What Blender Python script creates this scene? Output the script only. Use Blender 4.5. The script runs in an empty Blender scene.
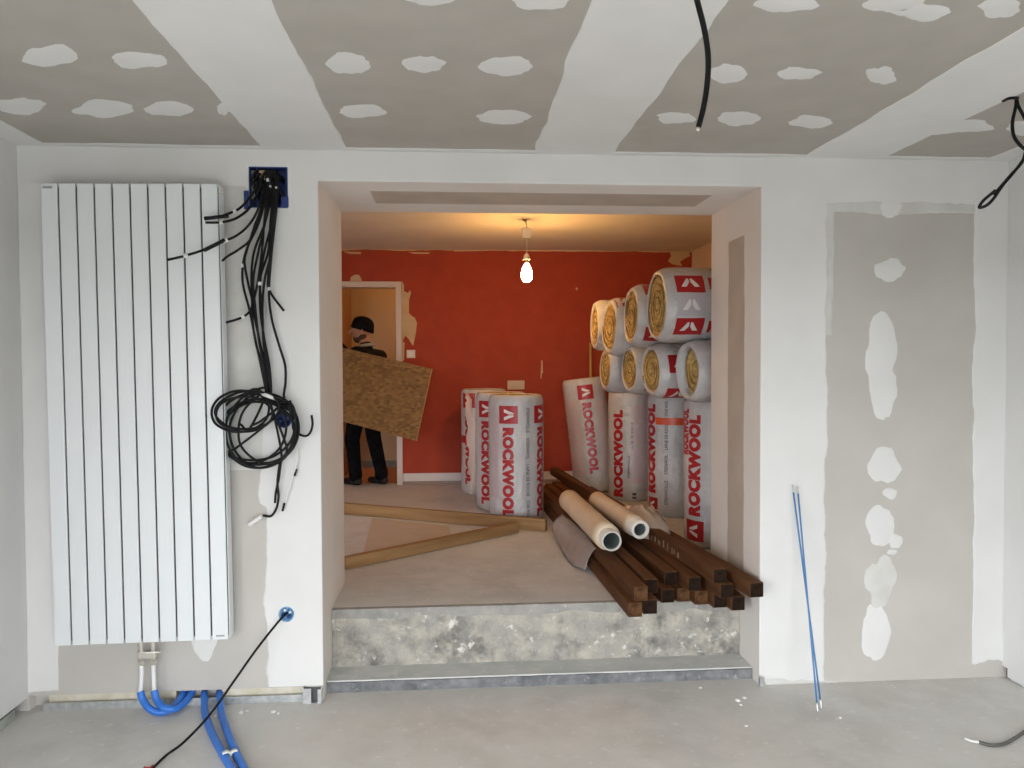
import bpy, bmesh, math, random
from mathutils import Vector, Matrix, noise
random.seed(7)
scene = bpy.context.scene
C = scene.collection
PI = math.pi

# ------------------------------------------------------------------ camera
F_PX, YAW, PITCH, ROLL, CAM_D, CAM_H = 774.0, 0.073, -0.027, -0.004, 3.581, 1.551
fwd = Vector((math.sin(YAW)*math.cos(PITCH), math.cos(YAW)*math.cos(PITCH), math.sin(PITCH)))
right0 = Vector((math.cos(YAW), -math.sin(YAW), 0)); up0 = right0.cross(fwd)
rightv = math.cos(ROLL)*right0 + math.sin(ROLL)*up0
upv = -math.sin(ROLL)*right0 + math.cos(ROLL)*up0
cam_pos = Vector((0, -CAM_D, CAM_H))
cd = bpy.data.cameras.new('camera'); cam = bpy.data.objects.new('camera', cd); C.objects.link(cam)
cd.sensor_width = 36.0; cd.lens = F_PX/1024.0*36.0; cd.clip_start = 0.02
m = Matrix((rightv, upv, -fwd)).transposed().to_4x4(); m.translation = cam_pos
cam.matrix_world = m
scene.camera = cam

# ------------------------------------------------------------------ world, daylight, exposure
w = bpy.data.worlds.new('world'); scene.world = w; w.use_nodes = True
bg = w.node_tree.nodes['Background']; bg.inputs[0].default_value = (0.93, 0.965, 1.0, 1); bg.inputs[1].default_value = 9.9
pd = bpy.data.lights.new('window_portal', 'AREA'); pd.shape = 'RECTANGLE'; pd.size = 3.26; pd.size_y = 2.2; pd.cycles.is_portal = True
po_ = bpy.data.objects.new('window_portal', pd); C.objects.link(po_); po_.location = (.25, -5.30, 1.17); po_.rotation_euler = (math.radians(90), 0, 0)
pd2 = pd.copy(); pd2.name = 'window_portal_left'; pd2.size = 2.6; pd2.size_y = 2.2; pd2.cycles.is_portal = True
po2 = bpy.data.objects.new('window_portal_left', pd2); C.objects.link(po2); po2.location = (-2.12, -3.6, 1.17); po2.rotation_euler = (math.radians(90), 0, math.radians(-90))
scene.view_settings.view_transform = 'Standard'
scene.view_settings.look = 'None'
scene.view_settings.gamma = 1.0
scene.view_settings.use_curve_mapping = False
scene.view_settings.exposure = 0.0

# ------------------------------------------------------------------ dimensions (metres)
XL, XR, H = -1.919, 2.674, 2.52          # front room
OL, OR, OT, WT = -0.615, 1.446, 2.379, 0.711   # opening in the thick wall
KF, KH, SD, S = 0.079, 0.051, 0.246, 0.344     # kerb, step, raised floor level
BY, BH, BXL, BXR = 4.15, 2.68, -2.6, 2.40      # back room
YB = -5.2

def ray(px, py):
    return rightv*((px-512)/F_PX) + upv*((384-py)/F_PX) + fwd
def at_z(px, py, z):
    d = ray(px, py); return cam_pos + d*((z-cam_pos.z)/d.z)
def at_y(px, py, y):
    d = ray(px, py); return cam_pos + d*((y-cam_pos.y)/d.y)
def at_x(px, py, x):
    d = ray(px, py); return cam_pos + d*((x-cam_pos.x)/d.x)

# ------------------------------------------------------------------ materials
def mat(name, c1, c2=None, scale=4.0, rough=0.7, bump=0.0, bscale=40.0, metal=0.0, detail=4.0,
        stretch=None, emit=None, estr=0.0, trans=0.0, contrast=(0.35, 0.65), spec=0.5, dist=0.002, alpha=1.0):
    M = bpy.data.materials.new(name); M.use_nodes = True
    nt = M.node_tree; N = nt.nodes; L = nt.links
    b = N['Principled BSDF']
    b.inputs['Roughness'].default_value = rough; b.inputs['Metallic'].default_value = metal
    b.inputs['Specular IOR Level'].default_value = spec
    b.inputs['Base Color'].default_value = (*c1, 1)
    b.inputs['Transmission Weight'].default_value = trans
    b.inputs['Alpha'].default_value = alpha
    tc = N.new('ShaderNodeTexCoord'); mp = N.new('ShaderNodeMapping'); L.new(tc.outputs['Object'], mp.inputs[0])
    if stretch: mp.inputs['Scale'].default_value = stretch
    if c2 is not None:
        n = N.new('ShaderNodeTexNoise'); n.inputs['Scale'].default_value = scale; n.inputs['Detail'].default_value = detail
        L.new(mp.outputs[0], n.inputs['Vector'])
        r = N.new('ShaderNodeValToRGB'); r.color_ramp.elements[0].position = contrast[0]; r.color_ramp.elements[1].position = contrast[1]
        r.color_ramp.elements[0].color = (*c1, 1); r.color_ramp.elements[1].color = (*c2, 1)
        L.new(n.outputs[0], r.inputs[0]); L.new(r.outputs[0], b.inputs['Base Color'])
    if bump > 0:
        n2 = N.new('ShaderNodeTexNoise'); n2.inputs['Scale'].default_value = bscale; n2.inputs['Detail'].default_value = 5
        L.new(mp.outputs[0], n2.inputs['Vector'])
        bp = N.new('ShaderNodeBump'); bp.inputs['Strength'].default_value = bump; bp.inputs['Distance'].default_value = dist
        L.new(n2.outputs[0], bp.inputs['Height']); L.new(bp.outputs[0], b.inputs['Normal'])
    if emit:
        b.inputs['Emission Color'].default_value = (*emit, 1); b.inputs['Emission Strength'].default_value = estr
    return M
M = {}
M['filler'] = mat('filler', (.74, .735, .72), (.78, .775, .765), 3, .85, .15, 60, spec=.2)
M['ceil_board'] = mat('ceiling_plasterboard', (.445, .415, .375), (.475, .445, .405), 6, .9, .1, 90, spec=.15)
M['board'] = mat('plasterboard', (.52, .495, .46), (.56, .535, .50), 3, .9, .1, 90, spec=.15)
M['thin_filler'] = mat('thin_filler', (.62, .61, .58), (.69, .68, .655), 9, .9, .1, 60, spec=.15)
M['reveal'] = mat('reveal_filler', (.79, .75, .71), (.83, .79, .755), 3, .85, .12, 50, spec=.2)
M['reveal_board'] = mat('reveal_board', (.50, .43, .37), (.56, .49, .42), 5, .9, .1, 90, spec=.15)
M['radiator'] = mat('radiator_white', (.80, .83, .85), rough=.32)
M['rad_dark'] = mat('painted_gap_shade', (.10, .10, .10), rough=.7)  # dark grey standing in for shade between and behind parts
M['grey_print'] = mat('grey_print', (.35, .36, .37), rough=.6)
M['chrome'] = mat('nickel', (.74, .70, .63), rough=.35, metal=.75)
M['zinc'] = mat('galvanised', (.55, .58, .60), (.75, .77, .78), 30, .38, .1, 60, metal=.85)
M['pipe_white'] = mat('pipe_white', (.82, .83, .82), rough=.35)
M['sheath'] = mat('blue_sheath', (.03, .17, .62), (.04, .20, .68), 30, .45, .3, 120)
M['blue_box'] = mat('blue_box', (.015, .04, .18), rough=.4)
M['blue_box2'] = mat('blue_box_light', (.05, .22, .50), (.25, .45, .62), 40, .4)
M['black'] = mat('black_cable', (.006, .006, .007), rough=.5, spec=.25)
M['red_tip'] = mat('red_tip', (.40, .03, .02), rough=.4)
M['white_plastic'] = mat('white_plastic', (.80, .80, .78), rough=.45)
M['insul'] = mat('insulation_beige', (.62, .57, .45), (.72, .68, .58), 18, .95, .6, 40, dist=.006)
M['insul_green'] = mat('insulation_green', (.30, .33, .29), (.42, .44, .39), 18, .95, .6, 40, dist=.006)
M['dark'] = mat('dark_void', (.02, .02, .02), rough=.95)
M['orange'] = mat('orange_paint', (.36, .052, .026), (.40, .062, .03), 7, .75, .35, 55, spec=.25)
M['peel'] = mat('peeled_plaster', (.56, .40, .22), (.62, .46, .27), 10, .9, .2, 50)
M['back_ceiling'] = mat('back_ceiling', (.70, .66, .58), (.74, .70, .62), 3, .85, .15, 40, spec=.2)
M['back_wall_beige'] = mat('beige_wall', (.66, .53, .40), rough=.85)
M['hall'] = mat('hall_wall', (.60, .46, .30), (.63, .48, .32), 4, .85)
M['hall_floor'] = mat('hall_floor', (.62, .26, .10), (.68, .30, .12), 5, .5)
M['hall_skirt'] = mat('hall_skirting', (.24, .24, .22), rough=.6)
M['door_frame'] = mat('door_frame', (.66, .58, .54), rough=.5)
M['skirt'] = mat('skirting_white', (.70, .66, .64), rough=.5)
M['lampw'] = mat('lamp_white', (.75, .70, .60), rough=.4)
M['bulb'] = mat('bulb_glow', (1, .8, .4), rough=.2, emit=(1.0, .52, .15), estr=215)
M['hall_bulb'] = mat('hall_bulb_glow', (1, .8, .4), rough=.2, emit=(1.0, .50, .13), estr=95)
M['brass'] = mat('brass', (.45, .32, .12), rough=.35, metal=1)
M['film'] = mat('white_film', (.52, .52, .535), (.62, .62, .63), 5, .25, .9, 14, dist=.02)
M['wool'] = mat('mineral_wool', (.46, .30, .09), (.68, .50, .20), 38, .95, 1.0, 60, dist=.012)
M['wool_dark'] = mat('mineral_wool_grey', (.24, .21, .14), (.36, .31, .20), 38, .95, .9, 60, dist=.01)
M['seam'] = mat('winding_seam', (.26, .165, .05), (.42, .28, .10), 14, .95)
M['print_red'] = mat('print_red', (.43, .018, .022), rough=.35)
M['print_white'] = mat('print_white', (.80, .79, .78), rough=.35)
M['print_black'] = mat('print_black', (.05, .05, .06), rough=.4)
M['print_ghost'] = mat('print_ghost', (.60, .47, .50), rough=.35)
M['print_ghost2'] = mat('print_ghost_grey', (.50, .47, .52), rough=.35)
M['tape'] = mat('orange_tape', (.75, .10, .03), rough=.35)
M['tube'] = mat('tube_cream', (.70, .56, .40), (.76, .63, .47), 9, .5, .15, 30, stretch=(1, 1, .3))
M['tube_white'] = mat('tube_white', (.78, .75, .70), rough=.4)
M['tube_in'] = mat('tube_inside', (.16, .19, .19), rough=.7)
M['shoe'] = mat('shoe_black', (.010, .010, .011), rough=.5)
M['trousers'] = mat('trousers_black', (.004, .004, .005), (.009, .009, .011), 20, .9, .3, 80, spec=.1)
M['jacket'] = mat('jacket_dark', (.008, .008, .009), (.018, .017, .017), 14, .9, .3, 60, spec=.1)
M['skin'] = mat('skin', (.46, .24, .16), rough=.5)
M['beard'] = mat('beard', (.06, .035, .025), rough=.8)
M['beanie'] = mat('beanie', (.005, .005, .007), (.010, .010, .013), 60, .95, .5, 150, spec=.1)
M['hood'] = mat('hood_grey', (.42, .38, .33), rough=.9)
M['tan_sheet'] = mat('tan_sheet', (.52, .44, .36), (.56, .48, .40), 6, .8)

def wood(name, c1, c2, scale, stretch, rough=.6, bump=.2):
    return mat(name, c1, c2, scale, rough, bump, 60, stretch=stretch, detail=6, contrast=(.3, .7), spec=.2)
M['batten'] = wood('pine_batten', (.24, .13, .052), (.42, .26, .12), 8, (2.4, .16, 2.4))
M['stick'] = wood('yellow_stick', (.50, .32, .10), (.60, .40, .14), 9, (3, 3, .3))
M['timber'] = wood('brown_timber', (.065, .026, .011), (.17, .072, .028), 7, (2.2, .18, 2.2), .75)
M['timber_end'] = mat('timber_end', (.014, .008, .006), (.030, .017, .011), 30, .9, .3, 60, spec=.08)
M['timber_end_light'] = mat('timber_end_light', (.05, .024, .012), (.15, .075, .035), 25, .9, .3, 60, spec=.08)

def concrete(name, cols, scales, rough, bump, bscale, dist=.004):
    Mx = bpy.data.materials.new(name); Mx.use_nodes = True
    nt = Mx.node_tree; N = nt.nodes; L = nt.links; b = N['Principled BSDF']; b.inputs['Roughness'].default_value = rough
    b.inputs['Specular IOR Level'].default_value = .3
    tc = N.new('ShaderNodeTexCoord')
    prev = None
    for i, (c, s) in enumerate(zip(cols[1:], scales)):
        n = N.new('ShaderNodeTexNoise'); n.inputs['Scale'].default_value = s; n.inputs['Detail'].default_value = 6; n.inputs['Roughness'].default_value = .62
        L.new(tc.outputs['Object'], n.inputs['Vector'])
        r = N.new('ShaderNodeMapRange'); r.inputs['From Min'].default_value = .42 if i < 2 else .60; r.inputs['From Max'].default_value = .66 if i < 2 else .70
        L.new(n.outputs[0], r.inputs['Value'])
        mx = N.new('ShaderNodeMix'); mx.data_type = 'RGBA'
        L.new(r.outputs[0], mx.inputs['Factor'])
        if prev is None: mx.inputs[6].default_value = (*cols[0], 1)
        else: L.new(prev, mx.inputs[6])
        mx.inputs[7].default_value = (*c, 1)
        prev = mx.outputs[2]
    L.new(prev, b.inputs['Base Color'])
    n2 = N.new('ShaderNodeTexNoise'); n2.inputs['Scale'].default_value = bscale; n2.inputs['Detail'].default_value = 6
    L.new(tc.outputs['Object'], n2.inputs['Vector'])
    bp = N.new('ShaderNodeBump'); bp.inputs['Strength'].default_value = bump; bp.inputs['Distance'].default_value = dist
    L.new(n2.outputs[0], bp.inputs['Height']); L.new(bp.outputs[0], b.inputs['Normal'])
    return Mx
M['floor'] = concrete('floor_screed', [(.67, .655, .62), (.59, .575, .54), (.70, .685, .655), (.78, .77, .75)], [1.7, 5.0, 21], .75, .25, 30)
M['floor_up'] = concrete('raised_floor_concrete', [(.62, .63, .63), (.53, .535, .535), (.66, .665, .665), (.73, .73, .725)], [1.5, 4.5, 22], .65, .25, 25)
M['step'] = concrete('step_concrete', [(.40, .38, .345), (.17, .165, .155), (.54, .50, .43), (.78, .765, .72)], [6.5, 11.0, 17], .9, 1.0, 45, .016)
M['slab_edge'] = concrete('slab_edge', [(.34, .33, .31), (.24, .235, .22), (.40, .385, .355), (.50, .49, .465)], [4.0, 9.0, 30], .9, .6, 50, .006)
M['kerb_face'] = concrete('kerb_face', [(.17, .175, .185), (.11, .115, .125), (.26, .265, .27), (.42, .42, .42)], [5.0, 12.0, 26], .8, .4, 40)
M['kerb_top'] = concrete('kerb_top', [(.62, .625, .605), (.53, .57, .545), (.68, .675, .655), (.76, .75, .73)], [3.0, 9.0, 26], .8, .3, 40)

def osb_mat():
    Mx = bpy.data.materials.new('osb'); Mx.use_nodes = True
    nt = Mx.node_tree; N = nt.nodes; L = nt.links; b = N['Principled BSDF']; b.inputs['Roughness'].default_value = .7
    tc = N.new('ShaderNodeTexCoord')
    n = N.new('ShaderNodeTexNoise'); n.inputs['Scale'].default_value = 6; L.new(tc.outputs['Object'], n.inputs['Vector'])
    mp = N.new('ShaderNodeVectorMath'); mp.operation = 'MULTIPLY_ADD'; L.new(n.outputs['Color'], mp.inputs[0])
    mp.inputs[1].default_value = (.06, .06, .06); L.new(tc.outputs['Object'], mp.inputs[2])
    ms = N.new('ShaderNodeMapping'); ms.inputs['Scale'].default_value = (26, 26, 50); L.new(mp.outputs[0], ms.inputs[0])
    v = N.new('ShaderNodeTexVoronoi'); v.inputs['Scale'].default_value = 1.0; L.new(ms.outputs[0], v.inputs['Vector'])
    r = N.new('ShaderNodeValToRGB'); L.new(v.outputs['Color'], r.inputs[0])
    e = r.color_ramp.elements; e[0].position = .1; e[0].color = (.15, .075, .02, 1); e[1].position = .9; e[1].color = (.31, .175, .05, 1)
    x = r.color_ramp.elements.new(.5); x.color = (.235, .125, .035, 1)
    L.new(r.outputs[0], b.inputs['Base Color'])
    return Mx
M['osb'] = osb_mat()
M['osb_edge'] = mat('osb_edge', (.42, .27, .11), (.5, .33, .14), 60, .8)

def film_mat(name, col, alpha):
    Mx = mat(name, col, rough=.25, bump=.4, bscale=25, dist=.006)
    Mx.node_tree.nodes['Principled BSDF'].inputs['Alpha'].default_value = alpha
    return Mx
M['film_grey'] = film_mat('translucent_film', (.42, .36, .34), .80)
M['film_clear'] = film_mat('clear_film', (.66, .52, .42), .62)

# ------------------------------------------------------------------ mesh helpers
def new_obj(name, me, parent=None):
    o = bpy.data.objects.new(name, me); C.objects.link(o)
    if parent is not None: o.parent = parent
    return o
def mesh(name, verts, faces, material, parent=None, smooth=False):
    me = bpy.data.meshes.new(name); me.from_pydata([tuple(v) for v in verts], [], faces)
    me.materials.append(material)
    if smooth: me.shade_smooth()
    me.update()
    return new_obj(name, me, parent)
def from_bm(name, bm, materials, parent=None, smooth=False):
    me = bpy.data.meshes.new(name); bm.to_mesh(me); bm.free()
    for x in (materials if isinstance(materials, (list, tuple)) else [materials]): me.materials.append(x)
    if smooth: me.shade_smooth()
    return new_obj(name, me, parent)
def bm_box(bm, x0, x1, y0, y1, z0, z1, bevel=0):
    vs = [bm.verts.new(p) for p in ((x0,y0,z0),(x1,y0,z0),(x1,y1,z0),(x0,y1,z0),(x0,y0,z1),(x1,y0,z1),(x1,y1,z1),(x0,y1,z1))]
    fs = [bm.faces.new([vs[i] for i in f]) for f in ((0,3,2,1),(4,5,6,7),(0,1,5,4),(1,2,6,5),(2,3,7,6),(3,0,4,7))]
    if bevel:
        es = set(e for f in fs for e in f.edges)
        bmesh.ops.bevel(bm, geom=list(es), offset=bevel, segments=2, affect='EDGES', profile=.6)
    return fs
def box(name, x0, x1, y0, y1, z0, z1, material, parent=None, bevel=0):
    bm = bmesh.new(); bm_box(bm, x0, x1, y0, y1, z0, z1, bevel)
    return from_bm(name, bm, material, parent)
def catmull(pts, n=8):
    pts = [Vector(p) for p in pts]; P = [pts[0]*2-pts[1]] + pts + [pts[-1]*2-pts[-2]]
    out = []
    for i in range(1, len(P)-2):
        a, b, c, d = P[i-1], P[i], P[i+1], P[i+2]
        for k in range(n):
            t = k/n
            out.append(.5*((2*b)+(c-a)*t+(2*a-5*b+4*c-d)*t*t+(3*b-a-3*c+d)*t**3))
    out.append(pts[-1]); return out
def tube_geo(pts, r, seg=8, caps=True):
    n = len(pts); V = []; Fc = []
    t0 = (pts[1]-pts[0]).normalized()
    nrm = t0.orthogonal().normalized()
    for i, p in enumerate(pts):
        t = (pts[min(i+1, n-1)]-pts[max(i-1, 0)]).normalized()
        nrm = (nrm - t*nrm.dot(t))
        nrm = nrm.normalized() if nrm.length > 1e-6 else t.orthogonal().normalized()
        b = t.cross(nrm); rr = r(i/(n-1)) if callable(r) else r
        for k in range(seg):
            a = 2*PI*k/seg
            V.append(p + nrm*(math.cos(a)*rr) + b*(math.sin(a)*rr))
    for i in range(n-1):
        for k in range(seg):
            k2 = (k+1) % seg
            Fc.append((i*seg+k, i*seg+k2, (i+1)*seg+k2, (i+1)*seg+k))
    if caps:
        Fc.append(tuple(range(seg-1, -1, -1))); Fc.append(tuple((n-1)*seg+k for k in range(seg)))
    return V, Fc
def tube(name, pts, r, material, parent=None, seg=8, n=8, smooth=True, spline=True):
    P = catmull(pts, n) if spline else [Vector(p) for p in pts]
    V, Fc = tube_geo(P, r, seg)
    return mesh(name, V, Fc, material, parent, smooth)
def lathe(name, prof, material, parent=None, origin=(0,0,0), axis=(0,0,1), seg=24, smooth=True):
    ax = Vector(axis).normalized(); u = ax.orthogonal().normalized(); v = ax.cross(u); o = Vector(origin)
    V = []; Fc = []
    for (r, z) in prof:
        for k in range(seg):
            a = 2*PI*k/seg; V.append(o + ax*z + (u*math.cos(a)+v*math.sin(a))*r)
    for i in range(len(prof)-1):
        for k in range(seg):
            k2 = (k+1) % seg; Fc.append((i*seg+k, i*seg+k2, (i+1)*seg+k2, (i+1)*seg+k))
    return mesh(name, V, Fc, material, parent, smooth)
def empty(name, loc=(0,0,0)):
    o = bpy.data.objects.new(name, None); C.objects.link(o); o.location = loc; o.empty_display_size = .1
    return o
def tag(o, label, cat, group=None):
    o['label'] = label; o['category'] = cat
    if group: o['group'] = group
    return o
def struct(o, label=None):
    o['kind'] = 'structure'
    if label: o['label'] = label
    return o
def into(o, parent):                 # parent an object that was made in world coordinates
    o.parent = parent
    o.matrix_parent_inverse = Matrix.Translation(parent.location).inverted()
    return o
def wob(t, seed, amp):               # ragged edge
    return amp*(noise.noise(Vector((t*3.1, seed, 0)))+.5*noise.noise(Vector((t*9.7, seed, 5)))+.25*noise.noise(Vector((t*31, seed, 9))))

# ------------------------------------------------------------------ the room shell: front room
def boolean_cut(o, cutters):
    for c in cutters:
        md = o.modifiers.new('cut', 'BOOLEAN'); md.object = c; md.solver = 'EXACT'; md.operation = 'DIFFERENCE'
    dg = bpy.context.evaluated_depsgraph_get(); dg.update()
    me = bpy.data.meshes.new_from_object(o.evaluated_get(dg))
    o.modifiers.clear(); old = o.data; o.data = me; bpy.data.meshes.remove(old)
    for c in cutters:
        md = c.data; bpy.data.objects.remove(c); bpy.data.meshes.remove(md)

struct(box('floor', XL-.25, XR+.2, YB, KF+.02, -.12, 0, M['floor']))
ceiling = struct(box('ceiling', XL-.2, XR+.2, YB, 0, H, H+.12, M['ceil_board']))

# wall with the wide opening: U-shaped section extruded through the wall thickness
wx0, wx1, wz1 = XL-.2, XR+.2, 2.80
bm = bmesh.new()
prof = [(wx0,-.1),(OL,-.1),(OL,OT),(OR,OT),(OR,-.1),(wx1,-.1),(wx1,wz1),(wx0,wz1)]
va = [bm.verts.new((x,0,z)) for x,z in prof]; vb = [bm.verts.new((x,WT,z)) for x,z in prof]
bm.faces.new(va); bm.faces.new(vb[::-1])
for i in range(8):
    j = (i+1) % 8; bm.faces.new((va[i], vb[i], vb[j], va[j]))
bmesh.ops.recalc_face_normals(bm, faces=bm.faces)
wall = from_bm('wall_front', bm, [M['board'], M['reveal']])
BX0, BX1 = at_y(249,187,0).x, at_y(288,187,0).x; BZ1, BZ0 = at_y(268,167,0).z, at_y(268,208,0).z
RB1 = at_y(286.5,614,0); RB2 = at_y(284,420,0)
def make_cutters():
    cut = [box('cut', BX0, BX1, -.05, .06, BZ0, BZ1, M['dark'])]
    for p in (RB1, RB2):
        cut.append(lathe('cut', [(0,-.05),(.034,-.05),(.034,.05),(0,.05)], M['dark'], None, (p.x,0,p.z), (0,1,0), 24, False))
    return cut
SLX0, SLX1, SLZ = XL+.004, OL-.09, .068
boolean_cut(wall, make_cutters()+[box('cut', SLX0, SLX1, -.05, .06, -.2, SLZ, M['dark'])])
wall.data.materials.clear(); wall.data.materials.append(M['board']); wall.data.materials.append(M['reveal'])
for p in wall.data.polygons:
    p.material_index = 0 if (p.normal.y < -.9) else 1
struct(wall, 'plasterboard wall with joint filler around a wide opening')

# side walls, window wall behind
bm = bmesh.new()
for b_ in ((YB,-4.9,.062,H),(-4.9,-2.3,1.92,H),(-2.3,0,.062,H)): bm_box(bm, XL-.14, XL, b_[0], b_[1], b_[2], b_[3])
wl = struct(from_bm('wall_left', bm, M['board']))
wr = struct(box('wall_right', XR, XR+.14, YB, -.035, .012, H, M['filler']))
box('corner_strip', XR, XR+.14, -.035, 0, .055, H, M['filler'], wr)
box('bottom_rail', XR+.004, XR+.05, YB, -.05, 0, .011, M['zinc'], wr)
bm = bmesh.new()
for b in ((XL,-1.45,0,H),(1.95,XR,0,H),(-1.45,1.95,1.97,H)):
    bm_box(bm, b[0], b[1], YB-.2, YB, b[2], b[3])
struct(from_bm('wall_window_side', bm, M['filler']))
struct(box('ground_outside', XL-.26, 40, -60, YB-.21, -.4, -.15, mat('outside_paving_rear', (.11,.11,.10), (.14,.135,.12), 1.5, .9)))
struct(box('ground_outside', -40, XL-.26, -60, 30, -.4, -.15, mat('outside_paving', (.11,.11,.10), (.14,.135,.12), 1.5, .9)))
win = empty('window_1', (0.25, YB-.1, 0)); struct(win)
for a in ((-1.45,-1.38,0,1.97),(1.88,1.95,0,1.97),(-.36,-.28,0,1.97),(.78,.86,0,1.97)):
    into(box('window_post', a[0], a[1], YB-.12, YB-.06, a[2], a[3], M['white_plastic']), win)
for a in ((0,.07),(1.90,1.97)):
    into(box('window_rail', -1.45, 1.95, YB-.12, YB-.06, a[0], a[1], M['white_plastic']), win)

w2 = empty('window_2', (XL-.07, -3.6, 0)); struct(w2)
for a in ((-4.9,-4.84),(-2.36,-2.3),(-3.63,-3.57)): into(box('window_post', XL-.10, XL-.04, a[0], a[1], 0, 1.92, M['white_plastic']), w2)
for a in ((0.0,.06),(1.86,1.92)): into(box('window_rail', XL-.099, XL-.041, -4.9, -2.3, a[0], a[1], M['white_plastic']), w2)
# ---- filler coats on the walls and the ceiling (thin, ragged-edged, slightly proud)
def strip(name, a0, a1, edge0, edge1, place, thick, material, parent, seed, amp0=0, amp1=0, n=60):
    """band running from a0 to a1; edge0/edge1 = its two sides (numbers or functions of t in 0..1); place(a, b, h) -> point"""
    V = []; Fc = []
    for i in range(n+1):
        t = i/n; a = a0+(a1-a0)*t
        e0 = edge0(t) if callable(edge0) else edge0; e1 = edge1(t) if callable(edge1) else edge1
        e0 += wob(a, seed, amp0); e1 += wob(a, seed+3.3, amp1)
        s = 1 if e1 > e0 else -1; f = .006*s
        V += [place(a,e0,0), place(a,e0+f,thick), place(a,e1-f,thick), place(a,e1,0)]
    for i in range(n):
        for k in range(4):
            k2 = (k+1) % 4; Fc.append((i*4+k, i*4+k2, i*4+4+k2, i*4+4+k))
    Fc.append((0,1,2,3)); Fc.append((n*4+3,n*4+2,n*4+1,n*4))
    o = mesh(name, V, Fc, material, parent); bmx = bmesh.new(); bmx.from_mesh(o.data)
    bmesh.ops.recalc_face_normals(bmx, faces=bmx.faces); bmx.to_mesh(o.data); bmx.free(); return o
wv = lambda a, b, h: Vector((b, -h, a))        # front wall, vertical band: a=z, b=x
wh = lambda a, b, h: Vector((a, -h, b))        # front wall, horizontal band: a=x, b=z
cl = lambda a, b, h: Vector((b, a, H-h))       # ceiling, band along y: a=y, b=x
ch = lambda a, b, h: Vector((a, b, H-h))       # ceiling, band along x
lwv = lambda a, b, h: Vector((XL+h, b, a))     # left wall vertical
rv = lambda a, b, h: Vector((OR-h, b, a))      # right reveal
sf = lambda a, b, h: Vector((a, b, OT-h))      # soffit
X = lambda px, py: at_y(px, py, 0).x
Zp = lambda px, py: at_y(px, py, 0).z
# front wall
strip('filler_coat', XL, X(57,600), .085, .20, wh, .0017, M['filler'], wall, 18, .020, 0, 40)
strip('filler_coat', .15, H, XL, lambda t: X(57,600)+.02*t, wv, .0020, M['filler'], wall, 1, 0, .012)
strip('filler_coat', XL, OL, Zp(150,186), H, wh, .0023, M['filler'], wall, 2, .012, 0)
strip('filler_coat', .072, OT+.02, lambda t: X(266,560) if t < .36 else X(262,560)-.02*math.sin(t*7), OL, wv, .0026, M['filler'], wall, 4, .022, 0, 110)
strip('thin_filler_coat', Zp(240,470), H-.1, X(200,420), X(268,420), wv, .0014, M['thin_filler'], wall, 5, .01, .01)
strip('filler_coat', OL-.01, OR+.01, OT, H, wh, .0029, M['filler'], wall, 6, 0, 0, 20)
PL, PR, PT = X(825,450), X(972,450), Zp(900,203)
strip('filler_coat', .012, H, OR, lambda t: PL+.005, wv, .0026, M['filler'], wall, 7, 0, .022, 110)
strip('filler_coat', OR+.1, XR, PT, H, wh, .0022, M['filler'], wall, 8, .022, 0, 80)
strip('filler_coat', PR+.012, XR, .075, .20, wh, .0021, M['filler'], wall, 19, .030, 0, 40)
strip('filler_coat', .16, H, lambda t: PR+.02*(1-t)-.005, XR, wv, .0024, M['filler'], wall, 9, .016, 0, 90)
strip('thin_filler_coat', Zp(815,335), Zp(815,200), X(806,260), X(833,260), wv, .0016, M['thin_filler'], wall, 10, .01, .01)
strip('thin_filler_coat', X(820,205), X(975,205), Zp(900,213), Zp(900,198), wh, .0017, M['thin_filler'], wall, 11, .014, .01)
strip('thin_filler_coat', OR+.03, X(838,676), .0, lambda t: .045*(1-t*t), wh, .0028, M['thin_filler'], wall, 12, 0, .02)
for c_ in list(wall.children):
    xs = [v.co.x for v in c_.data.vertices]
    if min(xs) < OL-.05 and max(xs) > BX0: boolean_cut(c_, make_cutters())
# reveal and soffit: bare board strips between the corner beads
strip('bare_board_strip', at_x(735,560,OR).z-.12, at_x(738,238,OR).z, at_x(744,400,OR).y, at_x(728,400,OR).y, rv, .0012, M['reveal_board'], wall, 13, .012, .012, 90)
sy0, sy1 = at_z(540,193,OT).y, at_z(540,205,OT).y
strip('bare_board_strip', at_z(374,199,OT).x, at_z(706,199,OT).x, sy0, sy1, sf, .0012, M['reveal_board'], wall, 14, .004, .006, 60)
# left wall
strip('filler_coat', .064, H, -.28, 0, lwv, .002, M['filler'], wl, 15, .03, 0)
# ceiling joints
for i, (a, b) in enumerate(((-.855,-.482),(.366,.735),(1.648,2.043))):
    strip('joint_band', YB, 0, a, b, cl, .0024, M['filler'], ceiling, 20+i, .012, .012, 110)
strip('joint_band', XL, XR, -.045, 0, ch, .0027, M['filler'], ceiling, 31, .012, 0, 110)
strip('joint_band', YB, 0, XL, XL+.13, cl, .0021, M['filler'], ceiling, 32, 0, .01, 80)
strip('joint_band', YB, 0, XR-.13, XR, cl, .0022, M['filler'], ceiling, 33, .01, 0, 80)

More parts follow.
